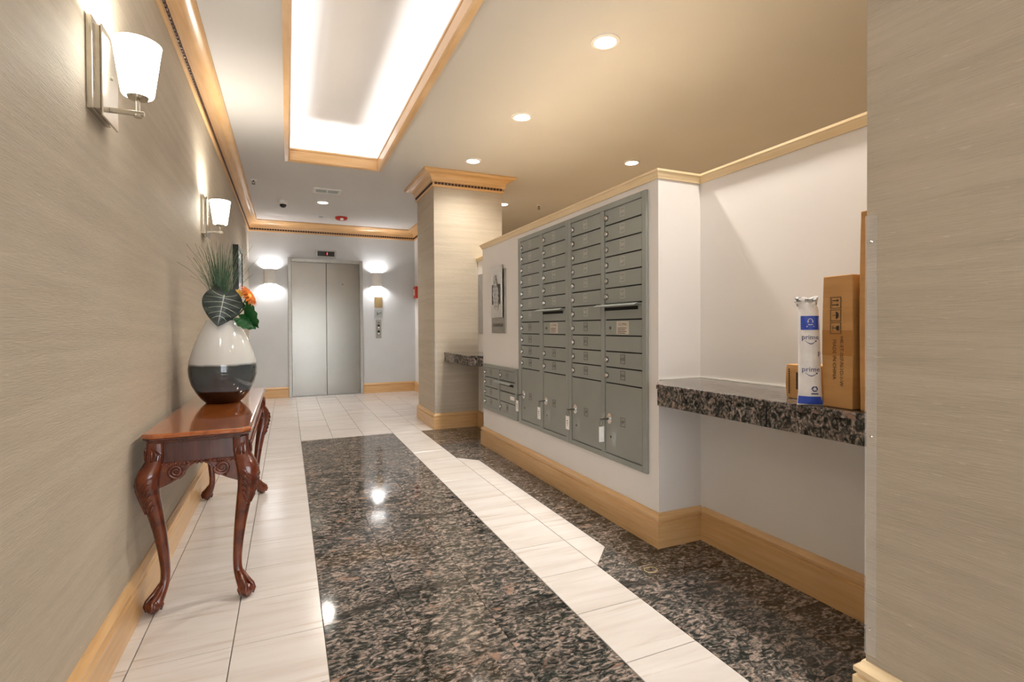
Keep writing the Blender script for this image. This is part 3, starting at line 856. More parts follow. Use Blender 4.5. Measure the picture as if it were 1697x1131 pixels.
def mail_unit(label, yl, yr, z0, z1, cols, loc):
    """cols: list of (yl, yr, [rows from top]) rows are (kind, text)"""
    u = thing('mailbox_unit', label, 'mailbox', loc, group='mailbox units')
    fb = MB()
    bar(fb, yr, my(min(c[1] for c in cols)), z0, z1, XFACE - 0.004)
    bar(fb, my(max(c[0] for c in cols)), yl, z0, z1, XFACE - 0.004)
    ya, yb = my(min(c[1] for c in cols)), my(max(c[0] for c in cols))
    zt = cols[0][3]; zb = cols[0][4]
    bar(fb, ya, yb, zt, z1, XFACE - 0.004); bar(fb, ya, yb, z0, zb, XFACE - 0.004)
    sc2 = sorted(cols, key=lambda c: -c[0])
    for a, b in zip(sc2[:-1], sc2[1:]):
        bar(fb, my(b[0]), my(a[1]), zb, zt, XFACE - 0.004)
    fb.build('frame', 'mail_enamel', u, bevel=0.002, seg=1, world=True)
    box(XM - 0.0035, XM - 0.0008, ya, yb, zb, zt).build('back_panel', 'slot_black', u, world=True)
    for cl, cr, rows, zt_, zb_ in cols:
        cl, cr = my(cl) - 0.004, my(cr) + 0.004
        z = zt_
        for kind, txt in rows:
            h = PITCH_Z if kind != 'parcel' else (z - zb_)
            g = 0.0045
            if kind == 'door':
                d = slab_door(u, 'door', cl, cr, z - h + g, z - g * 0.5, XFACE)
                lock(d, cl - 0.016, z - h * 0.52, XFACE)
                number(d, txt, cl - (cl - cr) * 0.50, z - h * 0.42, XFACE, z < 1.16)
            elif kind == 'blank':
                slab_door(u, 'blank_door', cl, cr, z - h + g, z - g * 0.5, XFACE)
            elif kind == 'slot':
                slab_door(u, 'slot_door', cl, cr, z - h + g, z - g * 0.5, XFACE)
                flap(u, cl + 0.045, cr + 0.002, z - 0.006)
            elif kind == 'smallmail':
                d = slab_door(u, 'mail_door', cl, cr, z - h + g, z - g * 0.5, XFACE)
                on_minus_x(MB().box(-0.042, 0.042, -0.015, 0.015, 0, 0.0006), XFACE - 0.0001, cr + 0.055, z - h * 0.42).build('sticker', 'tag_white', d, world=True)
            elif kind == 'usmail':
                d = slab_door(u, 'mail_door', cl, cr, z - h + g, z - g * 0.5, XFACE)
                ym = cl - (cl - cr) * 0.50
                on_minus_x(MB().box(-0.055, 0.055, -0.036, 0.034, 0, 0.0006), XFACE - 0.0001, ym, z - h * 0.48).build('sticker', 'sticker', d, world=True)
                b = text_mb('U.S. MAIL', 0.019); b.v = [(p[0], p[1] + 0.018, 0.0009) for p in b.v]
                for k in range(4):
                    b.box(-0.045, 0.035 - 0.012 * (k % 2), -0.004 - k * 0.009, -0.001 - k * 0.009, 0.0008, 0.0010)
                on_minus_x(b, XFACE - 0.0001, ym, z - h * 0.48).build('lettering', 'ink', d, world=True)
                MB().lathe([(0.0001, 0), (0.009, 0), (0.009, 0.002), (0.0001, 0.002)], (XFACE, cl - 0.05, z - h * 0.5), 12, 'X').build('key_hole', 'etched_dark', d, world=True)
            elif kind == 'parcel':
                d = slab_door(u, 'parcel_door', cl, cr, zb_ + g, z - g * 0.5, XFACE)
                zk = z - h * 0.50
                lp = MB().lathe([(0.0001, 0), (0.022, 0), (0.022, 0.002), (0.0001, 0.002)], (XFACE, cl - 0.040, zk), 20, 'X')
                lp.v = [(x, y, zk + (zz - zk) * 1.35) for x, y, zz in lp.v]
                lp.build('lock_plate', 'chrome', d, world=True)
                MB().lathe([(0.0001, 0), (0.012, 0), (0.011, 0.012), (0.0001, 0.013)], (XFACE - 0.002, cl - 0.040, zk), 14, 'X').build('lock', 'chrome', d, world=True, smooth=True)
                number(d, txt, cl - (cl - cr) * 0.50, zk - 0.002, XFACE, True)
                if txt != '1P':
                    on_minus_x(MB().box(-0.026, 0.026, -0.038, 0.038, 0, 0.0004), XFACE - 0.0001, cl - 0.066 - 0.012 * (txt == '4P'), zk - 0.105).build('tape_patch', 'tape', d, world=True)
                MB().lathe([(0.0001, 0), (0.007, 0), (0.006, 0.002), (0.0001, 0.002)], (XFACE - 0.0006, cl - 0.052, zk - 0.10), 10, 'X').build('rivet', 'etched_dark', d, world=True)
            z -= h
    return u
D = lambda ns: [('door', str(n)) for n in ns]
zt, zb = mz(1.726), mz(0.379)
col1 = (3.557, 3.242, D([107, 108, 109, 201, 202, 203, 204, 205, 206, 207, 208]) + [('parcel', '1P')], zt, zb)
col2 = (3.191, 2.871, D([301, 302, 303, 304, 305, 306]) + [('slot', ''), ('usmail', ''), ('blank', '')] + D([307, 308]) + [('parcel', '2P')], zt, zb)
col3 = (2.799, 2.467, D([401, 402, 403, 404, 405, 406, 407, 408, 501, 502, 503]) + [('parcel', '3P')], zt, zb)
col4 = (2.431, 2.099, D([504, 505, 506, 601, 602, 603]) + [('slot', ''), ('usmail', ''), ('blank', '')] + D([605, 606]) + [('parcel', '4P')], zt, zb)
ymid = my(2.835)
mail_unit('tall grey mailbox unit on the left, nearer the metal plaque', my(3.60), ymid + 0.0008, mz(0.350), mz(1.757), [col1, col2], (XM, my(3.21), mz(0.350)))
mail_unit('tall grey mailbox unit on the right, nearest the shelf alcove', ymid - 0.0008, my(2.064), mz(0.350), mz(1.757), [col3, col4], (XM, my(2.45), mz(0.350)))
zt2, zb2 = mz(0.729), mz(0.386)
cs1 = (4.358, 4.030, D([101, 102, 103, 104]), zt2, zb2)
cs2 = (3.992, 3.672, D([105]) + [('slot', ''), ('smallmail', '')] + D([106]), zt2, zb2)
mail_unit('small low mailbox unit under the metal plaque', my(4.395), my(3.632), mz(0.352), mz(0.760), [cs1, cs2], (XM, my(4.01), mz(0.352)))

# keys with white tags in the parcel locks
for (cl, cr, _, _, _), lab, out in ((col1, 'white key tag on the leftmost parcel locker', 0), (col2, 'white key tag on the second parcel locker from the plaque', 0), (col3, 'white key tag on the third parcel locker from the plaque', 0), (col4, 'turned pale key tag on the parcel locker nearest the alcove', 1)):
    yl = my(cl) - 0.044
    zk = mz(1.726) - 11 * PITCH_Z; zk = zk - (zk - zb) * 0.50
    k = thing('key_tag', lab, 'key', (XFACE - 0.016, yl, zk), group='keys in the parcel lockers')
    kb = MB().box(-0.028, 0.001, -0.002, 0.002, -0.004, 0.004)
    kb.lathe([(0.004, -0.002), (0.012, -0.002), (0.012, 0.002), (0.004, 0.002)], (-0.034, 0, 0), 14, caps=False).map(lambda x, y, z: (x, y, z))
    kb.build('key', 'etched_dark', k)
    ring = [( -0.036 + 0.004 * math.sin(a), 0.010 + 0.012 * math.cos(a) - 0.004, -0.024 + 0.016 * math.sin(a)) for a in [2 * PI * i / 14 for i in range(15)]]
    MB().tube(ring, 0.0012, 6).build('ring', 'etched_dark', k)
    if out:
        box(-0.045, -0.012, 0.012, 0.016, -0.13, -0.045).build('tag', 'tag_white', k, bevel=0.0015)
    else:
        tg = box(-0.038, -0.034, -0.010, 0.030, -0.125, -0.042).build('tag', 'tag_white', k, bevel=0.0015)
        b = MB()
        for q in range(3):
            b.box(-0.0386, -0.0382, 0.004, 0.016 - 0.003 * q, -0.074 - q * 0.014, -0.068 - q * 0.014)
        b.build('writing', 'ink', tg)

# ------------------------------------------------------------------ metal plaque
pz0, pz1 = mz(1.033), mz(1.60)
pq = thing('metal_plaque', 'brushed metal plaque with a pine cone emblem beside the mailboxes', 'sign', (XM, my(4.02), pz0))
yA, yB_ = my(4.178), my(3.870)
box(XM - 0.010, XM - 0.0005, yB_, yA, pz0, mz(1.565)).build('back_plate', 'dull_steel', pq, bevel=0.002, world=True)
fpy0, fpy1, fz0, fz1 = my(3.912), my(4.160), mz(1.165), pz1
box(XM - 0.023, XM - 0.016, fpy0, fpy1, fz0, fz1).build('front_plate', 'sign_steel', pq, bevel=0.002, world=True)
st = MB()
for yy in (fpy0 + 0.04, fpy1 - 0.04):
    for zz in (fz0 + 0.06, fz1 - 0.08):
        st.lathe([(0.0001, 0), (0.008, 0), (0.008, 0.0068), (0.0001, 0.0068)], (XM - 0.0097, yy, zz), 10, 'X')
st.build('standoff', 'dull_steel', pq, world=True)
yc = (fpy0 + fpy1) / 2
on_minus_x(MB().box(-0.098, 0.094, -0.085, 0.085, 0, 0.0008), XM - 0.023, yc, mz(1.36)).build('emblem_field', 'etched_dark', pq, world=True)
cone = MB(); lines = MB()
N = 26
def cone_hw(f):   # half width of the cone over its height, f = 0 at the base
    return 0.066 * (math.sin(PI * min(1.0, f * 0.78 + 0.16)) ** 0.8) * (1 - 0.55 * max(0, f - 0.55) / 0.45)
rim_r = []; rim_l = []
for k in range(N + 1):
    f = k / N; sc_w = cone_hw(f) * (1 + 0.10 * math.sin(f * 44))
    vv = -0.135 + 0.30 * f; tilt = 0.012 - 0.03 * f
    rim_r.append((tilt + sc_w, vv)); rim_l.append((tilt - sc_w, vv))
sil = rim_r + rim_l[::-1]
cone.loft([[(p[0], p[1], z) for p in sil] for z in (0.0008, 0.0045)])
for i in range(8):
    f = 0.08 + i * 0.115; wv = cone_hw(f) * 0.92; n = (2, 3, 3, 3, 3, 3, 2, 1)[i]
    for j in range(n):
        u0 = -wv + 2 * wv * j / n; u1 = -wv + 2 * wv * (j + 1) / n; off = (u1 - u0) * 0.25 * (i % 2)
        pts = []
        for k in range(7):
            q = k / 6
            pts.append((0.012 - 0.03 * f + u0 + off + (u1 - u0) * q, -0.135 + 0.30 * f + 0.022 - 0.032 * math.sin(PI * q) + 0.012 * q, 0.0048))
        lines.tube(pts, 0.0016, 5)
out_pts = [(p[0], p[1], 0.0040) for p in sil[::2]]
lines.tube(out_pts + [out_pts[0]], 0.0012, 5)
on_minus_x(lines, XM - 0.023, yc, mz(1.36)).build('scale_lines', 'etched_dark', pq, world=True)
on_minus_x(cone, XM - 0.023, yc, mz(1.36)).build('pine_cone', 'sign_steel', pq, world=True)
b = text_mb('KNSWMUIR', 0.046, spacing=0.95); b.v = [(p[0], p[1], 0.0006) for p in b.v]
on_minus_x(b, XM - 0.0102, my(4.03), mz(1.10)).build('lettering', 'etched_dark', pq, world=True)

# board in the far alcove
box(XLOW - 0.012, XLOW - 0.0005, 4.74, 5.315, 1.02, 1.66).build('notice_board', 'board_gray', bevel=0.003, label='grey panel on the low wall between pillar and mailbox wall', cat='board')

# ------------------------------------------------------------------ granite shelves
def shelf(name, label, poly, z1=SHZ, seam=None):
    t = thing(name, label, 'shelf', (1.75, (poly[0][1] + poly[2][1]) / 2, z1 - 0.098), group='granite shelves')
    MB().prism(poly, z1 - 0.022, z1, 0.0025).build('top_slab', 'granite_shelf', t, world=True)
    cx = sum(p[0] for p in poly) / len(poly); cyy = sum(p[1] for p in poly) / len(poly)
    ins = [(min(p[0] + 0.006, XLOW - 0.002) if p[0] < 1.9 else p[0], p[1]) for p in poly]
    MB().prism(ins, z1 - 0.098, z1 - 0.0235).build('apron', 'granite_shelf', t, world=True)
    return t
e = 0.0008
sh1 = shelf('granite_shelf', 'speckled granite shelf carrying parcels in the near alcove', [(XLOW - e, YC + e), (XLOW - e, M0 - e), (XM, M0 - e), (1.535, 1.885), (1.555, YC + e)][::-1])
box(1.548, 1.556, 1.309, 1.311, SHZ - 0.097, SHZ - 0.024).build('seam', 'slot_black', sh1, world=True)
sh2 = shelf('granite_shelf', 'granite shelf between the pillar and the mailbox wall', [(XLOW - e, M1 + e), (XLOW - e, YP0 - e), (1.535, YP0 - e), (1.535, M1 + 0.10), (XM - 0.02, M1 + e)])
ck = MB()
ck.box(XLOW - 0.007, XLOW - 0.0005, YC + 0.002, M0 - 0.002, SHZ + 0.0003, SHZ + 0.006)
ck.box(XM + 0.006, XLOW - 0.0075, M0 - 0.007, M0 - 0.0005, SHZ + 0.0003, SHZ + 0.006)
ck.build('caulk_bead', 'caulk', sh1, world=True)

# ------------------------------------------------------------------ clear corner guards
def guard(label, x, y, z0, z1, side):
    """L strip on the outer corner at (x, y): faces -X and the side given (+1: +Y, -1: -Y)"""
    t = thing('corner_guard', label, 'corner guard', (x, y, z0), group='clear corner guards')
    g = 0.0006; th = 0.0022; w_ = 0.027
    b = MB().box(-g - th, -g, -side * w_, side * (g + th), 0, z1 - z0)
    b.box(-g, w_, side * g, side * (g + th), 0, z1 - z0)
    b.build('strip', 'clear_plastic', t)
    for f in (0.06, 0.5, 0.94):
        MB().lathe([(0.0001, 0), (0.0042, 0), (0.003, 0.0018), (0.0001, 0.002)], (-g - th, -side * 0.013, (z1 - z0) * f), 10, 'X').build('screw', 'chrome', t)
guard('clear plastic strip screwed to the corner of the near column', XP, YC, 0.19, 1.375, 1)
guard('clear plastic strip on the front corner of the pillar', XP, YP0, 0.19, 1.02, -1)

# ------------------------------------------------------------------ console table
TZ = 0.69
ty0, ty1, tx0, tx1 = 2.28, 3.81, -0.503, -0.136
tb = thing('console_table', 'carved mahogany console table with ball-and-claw feet', 'table', ((tx0 + tx1) / 2, (ty0 + ty1) / 2, 0))
def canted(x0, x1, y0, y1, c):
    return [(x0 + c, y0), (x1 - c, y0), (x1, y0 + c), (x1, y1 - c), (x1 - c, y1), (x0 + c, y1), (x0, y1 - c), (x0, y0 + c)]
def tier(name, mat, levels):
    b = MB(); rings = []
    for off, z in levels:
        rings.append([(x, y, z) for x, y in canted(tx0 - off, tx1 + off, ty0 - off, ty1 + off, 0.026)])
    b.loft(rings)
    return b.build(name, mat, tb, world=True)
tier('top_board', 'mahogany_top', [(-0.004, TZ - 0.018), (0.0, TZ - 0.015), (0.0, TZ - 0.006), (-0.003, TZ - 0.002), (-0.007, TZ - 0.0005), (-0.012, TZ)])
tier('edge_moulding', 'mahogany_dark', [(-0.022, TZ - 0.040), (-0.016, TZ - 0.037), (-0.010, TZ - 0.028), (-0.004, TZ - 0.025), (-0.003, TZ - 0.0185), (-0.012, TZ - 0.0185)])
az0, az1 = 0.562, TZ - 0.040
ix0, ix1, iy0, iy1 = tx0 + 0.024, tx1 - 0.024, ty0 + 0.046, ty1 - 0.046
for nm, b in (('apron', (ix0 + 0.03, ix1 - 0.03, iy0, iy0 + 0.018, az0, az1)), ('apron', (ix0 + 0.03, ix1 - 0.03, iy1 - 0.018, iy1, az0, az1)), ('apron', (ix0, ix0 + 0.018, iy0 + 0.03, iy1 - 0.03, az0, az1)), ('apron', (ix1 - 0.018, ix1, iy0 + 0.03, iy1 - 0.03, az0, az1))):
    box(*b).build(nm, 'mahogany_dark', tb, world=True)
# gadrooned lower edge
gd = MB()
def gad(p, q, n):
    p, q = Vector(p), Vector(q); d = (q - p) / n
    for i in range(n):
        c = p + d * (i + 0.5)
        gd.sphere((c.x, c.y, c.z), 0.008, 6, 4, (0.9 if abs(d.x) > 0 else 0.9, 0.9, 1.0))
gad((ix0 + 0.03, iy0 - 0.003, az0 + 0.003), (ix1 - 0.03, iy0 - 0.003, az0 + 0.003), 18)
gad((ix1 + 0.003, iy0 + 0.03, az0 + 0.003), (ix1 + 0.003, iy1 - 0.03, az0 + 0.003), 84)
gd.build('gadroon_edge', 'mahogany', tb, world=True, smooth='all', kind='stuff')

def leg(cx, cy, ox, oy):
    """cabriole leg: corner block, knee, ankle, claw foot; (ox, oy) = outward signs"""
    st = [(0.652, 0.0, 0.026), (0.60, 0.0, 0.026), (0.575, 0.006, 0.028), (0.545, 0.020, 0.034), (0.50, 0.026, 0.034), (0.45, 0.020, 0.029), (0.38, 0.006, 0.0235), (0.30, -0.006, 0.0195), (0.22, -0.015, 0.0165), (0.15, -0.020, 0.0145), (0.105, -0.019, 0.0145), (0.075, -0.010, 0.017), (0.05, 0.002, 0.021), (0.03, 0.008, 0.021)]
    rings = []
    def centre(z):
        for (z1, o1, r1), (z0, o0, r0) in zip(st[:-1], st[1:]):
            if z0 <= z <= z1:
                f = (z - z0) / (z1 - z0); return o0 + (o1 - o0) * f, r0 + (r1 - r0) * f
        return st[-1][1], st[-1][2]
    # smooth resample
    zs = [0.652 - i * (0.622 / 44) for i in range(45)]
    for z in zs:
        a = centre(min(0.652, z + 0.012)); b2 = centre(z); c2 = centre(max(0.03, z - 0.012))
        o = (a[0] + b2[0] * 2 + c2[0]) / 4; r = (a[1] + b2[1] * 2 + c2[1]) / 4 * 1.14
        k = 4.5 if z > 0.585 else (2.6 if z > 0.4 else 2.3)
        ring = []
        for i in range(20):
            t = 2 * PI * i / 20
            ct, sn = math.cos(t), math.sin(t)
            ring.append((cx + ox * o + r * math.copysign(abs(ct) ** (2 / k), ct), cy + oy * o + r * math.copysign(abs(sn) ** (2 / k), sn), z))
        rings.append(ring)
    L = MB().loft(rings).build('leg', 'mahogany', tb, world=True, smooth=True)
    # ball and claw
    fo, _ = centre(0.03)
    bx, by = cx + ox * (fo + 0.006), cy + oy * (fo + 0.006)
    MB().sphere((bx, by, 0.0275), 0.027, 16, 10).build('ball', 'mahogany', L, world=True, smooth='all')
    cl = MB()
    for ang in (45, -45, 135, -135):
        a = math.atan2(oy, ox) + math.radians(ang)
        dx, dy = math.cos(a), math.sin(a)
        an = centre(0.095)
        ax, ay = cx + ox * an[0], cy + oy * an[0]
        pts = [(ax + dx * 0.008, ay + dy * 0.008, 0.10), (ax + dx * 0.016 + (bx - ax) * 0.5, ay + dy * 0.016 + (by - ay) * 0.5, 0.068), (bx + dx * 0.022, by + dy * 0.022, 0.048), (bx + dx * 0.0285, by + dy * 0.0285, 0.030), (bx + dx * 0.024, by + dy * 0.024, 0.010)]
        cl.tube(pts, [0.008, 0.009, 0.0075, 0.0065, 0.004], 8)
    cl.build('claw', 'mahogany', L, world=True, smooth='all')
    # knee brackets: wings under the apron with a scroll, one along each apron
    wing = MB(); scroll = MB()
    for axis in (0, 1):
        def P(s, z, w):   # s along the apron away from the leg, w outward
            if axis == 0: return (cx - ox * s, cy + oy * w, z)
            return (cx + ox * w, cy - oy * s, z)
        outl = [(0.0, 0.572), (0.128, 0.572), (0.126, 0.560), (0.112, 0.550), (0.100, 0.534), (0.088, 0.514), (0.068, 0.502), (0.046, 0.490), (0.0, 0.470)]
        wing.loft([[P(s, z, 0.006) for s, z in outl], [P(s, z, 0.024) for s, z in outl]])
        sp = []
        for i in range(34):
            f = i / 33; a = -0.6 + f * 4.2 * PI; r = 0.004 + 0.024 * f
            sp.append(P(0.066 + r * math.cos(a), 0.536 + r * math.sin(a), 0.028))
        scroll.tube(sp, [0.0035 + 0.0030 * (i / 33) for i in range(34)], 6)
        # rim running from the scroll to the bracket tip and the knee
        scroll.tube([P(0.122, 0.569, 0.026), P(0.10, 0.553, 0.026), P(0.078, 0.522, 0.027), P(0.052, 0.503, 0.028)], 0.004, 6)
        for q in range(4):
            s0 = 0.090 + q * 0.008
            scroll.tube([P(s0, 0.572, 0.025), P(s0 - 0.006, 0.558 + q * 0.003, 0.026)], 0.0028, 5)
        # acanthus leaves running down the knee
        for q in range(6):
            z0 = 0.53 - q * 0.022
            o, r = centre(z0); o2, r2 = centre(z0 - 0.035)
            scroll.tube([P(-o + 0.022 - q * 0.002, z0, o + r * 1.10), P(-o + 0.006, z0 - 0.010, o + r * 1.16), P(-o2 - 0.014, z0 - 0.038, o2 + r2 * 1.12)], [0.0035, 0.0055, 0.0025], 6)
        for q in range(3):
            o, r = centre(0.62)
            scroll.tube([P(0.014 - q * 0.012, 0.582, 0.034), P(0.018 - q * 0.013, 0.602 + q * 0.008, 0.034), P(0.004 - q * 0.009, 0.620 + q * 0.006, 0.031)], [0.005, 0.0055, 0.0025], 6)
    wing.build('knee_bracket', 'mahogany', L, world=True, bevel=0.002)
    scroll.build('knee_carving', 'mahogany', L, world=True, smooth='all', kind='stuff')
for cx, ox in ((tx0 + 0.040, -1), (tx1 - 0.040, 1)):
    for cy, oy in ((ty0 + 0.066, -1), (ty1 - 0.066, 1)):
        # the wall side legs splay along the table only a little so that they clear the baseboard
        leg(cx, cy, ox * (1.0 if ox > 0 else 1.0), oy)

# ------------------------------------------------------------------ vase and arrangement
VX, VY = -0.318, 3.15
AK = 1.025
def A(x, y, z): return (x * AK, y * AK, CAMH + (z - CAMH) * AK)
prof = [(0.0001, 0.0), (0.082, 0.0), (0.086, 0.004), (0.104, 0.022), (0.128, 0.055), (0.149, 0.098), (0.160, 0.145), (0.162, 0.185), (0.157, 0.225), (0.145, 0.270), (0.128, 0.320), (0.108, 0.368), (0.088, 0.410), (0.078, 0.432), (0.074, 0.436), (0.070, 0.432), (0.080, 0.405), (0.100, 0.362), (0.10, 0.30), (0.0001, 0.30)]
MB().lathe(prof, (VX, VY, TZ + 0.0008), 64, caps=False).build('vase', 'vase_glaze', smooth=True, label='egg-shaped glazed vase banded white, slate and dark brown', cat='vase')
ZT = TZ + 0.44
rng = random.Random(3)
gr = MB()
def blade(b, p0, az, lean, L, w_, droop):
    n = 7; rings = []
    d = Vector((math.cos(az), math.sin(az), 0)); side = Vector((-d.y, d.x, 0))
    p = Vector(p0)
    for i in range(n + 1):
        f = i / n
        ang = lean + droop * f * f
        if i: p = p + (d * math.sin(ang) + Vector((0, 0, 1)) * math.cos(ang)) * (L / n)
        ww = w_ * (1 - f) ** 0.7 + 0.0004
        t = 0.0006
        nn = (d * math.cos(ang) - Vector((0, 0, 1)) * math.sin(ang)) * t
        rings.append([tuple(p - side * ww + nn * 0.3), tuple(p + nn), tuple(p + side * ww + nn * 0.3), tuple(p - nn)])
    b.loft(rings)
for i in range(150):
    az = rng.uniform(0, 2 * PI)
    r = rng.uniform(0, 0.03)
    blade(gr, (VX + r * math.cos(az) - 0.005, VY + r * math.sin(az) + 0.01, ZT - 0.05), az, rng.uniform(0.01, 0.13), rng.uniform(0.30, 0.48), rng.uniform(0.0012, 0.0026), rng.uniform(0.0, 0.55))
for i in range(26):
    az = rng.uniform(0, 2 * PI)
    blade(gr, (VX, VY + 0.01, ZT - 0.03), az, rng.uniform(0.12, 0.3), rng.uniform(0.28, 0.42), 0.0011, rng.uniform(0.3, 1.0))
gr.build('ornamental_grass', 'grass_blade', label='tall tuft of thin grey-green grass in the vase', cat='plant')

def heart_leaf(name, mat, label, origin, R, L, W, vein=True, fold=0.18, curl=0.12, stem=None):
    """leaf in local (u across, v along towards the tip, w normal); R = 3x3 rotation to world"""
    t = thing(name, label, 'leaf', origin)
    NU, NV = 12, 16
    def half(f):   # half width along the leaf, f 0..1 from the shoulders to the tip
        return W / 2 * (math.sin(min(1, f * 1.9 + 0.30) * PI / 2) if f < 0.37 else max(0.0, math.cos((f - 0.37) / 0.63 * PI / 2)) ** 0.85)
    def S(a, f):
        hw = half(f)
        v = (f - 0.20) * L
        if f < 0.2: v -= 0.0
        # shoulders rise, notch at the middle
        notch = (1 - abs(a)) ** 2 * max(0, 0.2 - f) / 0.2
        v += notch * L * 0.20
        w_ = -fold * hw * abs(a) ** 1.6 - curl * L * (f - 0.2) ** 2
        w_ += 0.006 * math.sin(f * 26 + abs(a) * 3) * abs(a)
        return Vector((a * hw, v, w_))
    b = MB()
    for sgn in (0.0008, -0.0008):
        vs = []
        for j in range(NV + 1):
            for i in range(NU + 1):
                p = S(-1 + 2 * i / NU, j / NV); p.z += sgn; vs.append(R @ p)
        fs = [(j * (NU + 1) + i, j * (NU + 1) + i + 1, (j + 1) * (NU + 1) + i + 1, (j + 1) * (NU + 1) + i) for j in range(NV) for i in range(NU)]
        b.add(vs, fs)
    o = b.build('blade', mat, t, smooth='all')
    if vein:
        v = MB()
        off = Vector((0, 0, 0.0012))
        v.tube([R @ (S(0, f) + off) for f in [0.2 + 0.78 * k / 10 for k in range(11)]], [0.003 - 0.0022 * k / 10 for k in range(11)], 6)
        for f0, f1, a1 in ((0.24, 0.12, 0.86), (0.28, 0.30, 0.9), (0.38, 0.46, 0.9), (0.50, 0.60, 0.88), (0.62, 0.73, 0.85), (0.74, 0.84, 0.8)):
            for sg in (-1, 1):
                v.tube([R @ (S(sg * a1 * k / 6, f0 + (f1 - f0) * (k / 6) ** 1.3) + off) for k in range(7)], [0.0017 - 0.0011 * k / 6 for k in range(7)], 5)
        v.build('veins', 'leaf_vein', t, smooth='all', label='pale veins')
    if stem:
        st = MB().tube([Vector(p) - Vector(origin) for p in stem], 0.0035, 8)
        st.build('stem', 'stem_green', t, smooth='all')
    return t
def frame(vdir, wdir):
    v = Vector(vdir).normalized(); w_ = Vector(wdir); w_ = (w_ - v * w_.dot(v)).normalized(); u = v.cross(w_)
    return Matrix((u, v, w_)).transposed()
heart_leaf('anthurium_leaf', 'leaf_dark', 'big dark heart-shaped leaf with white veins over the vase rim', A(-0.290, 2.955, 1.252), frame((-0.18, -0.12, -1), (0.15, -1.0, 0.25)), 0.205, 0.185, stem=[A(-0.290, 2.957, 1.250), A(-0.300, 3.0, 1.235), (VX + 0.01, VY - 0.03, 1.16), (VX, VY - 0.01, 1.03)])
heart_leaf('green_leaf', 'leaf_green', 'upper pointed green leaf right of the vase mouth', A(-0.196, 3.0, 1.20), frame((0.42, 0, -1), (-0.75, -0.75, 0.1)), 0.165, 0.075, vein=False, stem=[A(-0.196, 3.0, 1.20), A(-0.225, 3.03, 1.165), (VX + 0.03, VY - 0.01, 1.12), (VX + 0.01, VY, 1.04)])
heart_leaf('green_leaf', 'leaf_green', 'lower green leaf lying on the right of the vase rim', A(-0.222, 3.0, 1.135), frame((0.78, 0, -0.55), (-0.1, -0.8, 0.7)), 0.115, 0.08, vein=False, stem=[A(-0.222, 3.0, 1.135), A(-0.25, 3.04, 1.135), (VX + 0.03, VY, 1.09), (VX + 0.01, VY + 0.01, 1.02)])

fl = thing('gerbera_flower', 'orange gerbera flower leaning right out of the vase', 'flower', A(-0.188, 3.0, 1.248))
Rf = frame((-0.55, 0, 1), (0.80, -0.35, 0.42))
pt = MB()
for ring_, n, ln, dz in ((0, 18, 0.058, 0.0), (1, 15, 0.048, 0.005), (2, 12, 0.034, 0.010)):
    for i in range(n):
        a = 2 * PI * (i + 0.5 * ring_) / n
        d = Vector((math.cos(a), math.sin(a), 0)); sd = Vector((-d.y, d.x, 0))
        rings = []
        for k in range(6):
            f = k / 5
            c = d * (0.008 + ln * f) + Vector((0, 0, dz + 0.010 * math.sin(f * PI * 0.7) - 0.004 * f))
            ww = 0.0088 * math.sin(max(0.12, min(0.97, f * 0.85 + 0.18)) * PI) + 0.0006
            rings.append([tuple(Rf @ (c - sd * ww)), tuple(Rf @ (c + Vector((0, 0, 0.0012)))), tuple(Rf @ (c + sd * ww)), tuple(Rf @ (c - Vector((0, 0, 0.0006))))])
        pt.loft(rings)
pt.build('petals', 'petal_orange', fl, smooth='all')
ce = MB().sphere((0, 0, 0), 0.014, 12, 8, (1, 1, 0.7)); ce.v = [tuple(Rf @ Vector((p[0], p[1], p[2] + 0.010))) for p in ce.v]
ce.build('centre', 'petal_yellow', fl, smooth='all')
MB().tube([Vector(p) - Vector(A(-0.188, 3.0, 1.248)) for p in (A(-0.190, 3.002, 1.246), A(-0.215, 3.02, 1.20), A(-0.26, 3.045, 1.14), (VX + 0.02, VY, 1.03))], 0.003, 8).build('stem', 'stem_green', fl, smooth='all')
fl2 = thing('gerbera_flower', 'pale yellow-orange bloom half hidden behind the dark leaf', 'flower', A(-0.235, 3.03, 1.262))
pt = MB()
Rg = frame((-0.2, 0.2, 1), (0.1, -0.9, 0.6))
for i in range(14):
    a = 2 * PI * i / 14
    d = Vector((math.cos(a), math.sin(a), 0)); sd = Vector((-d.y, d.x, 0)); rings = []
    for k in range(5):
        f = k / 4; c = d * (0.004 + 0.022 * f) + Vector((0, 0, 0.006 * f)); ww = 0.005 * math.sin(max(0.12, f * 0.9) * PI) + 0.0006
        rings.append([tuple(Rg @ (c - sd * ww)), tuple(Rg @ (c + Vector((0, 0, 0.001)))), tuple(Rg @ (c + sd * ww)), tuple(Rg @ (c - Vector((0, 0, 0.0006))))])
    pt.loft(rings)
pt.build('petals', 'petal_yellow', fl2, smooth='all')
MB().tube([(0, 0, 0), (-0.02, 0.01, -0.08), (-0.06, 0.03, -0.22)], 0.0025, 6).build('stem', 'stem_green', fl2, smooth='all')

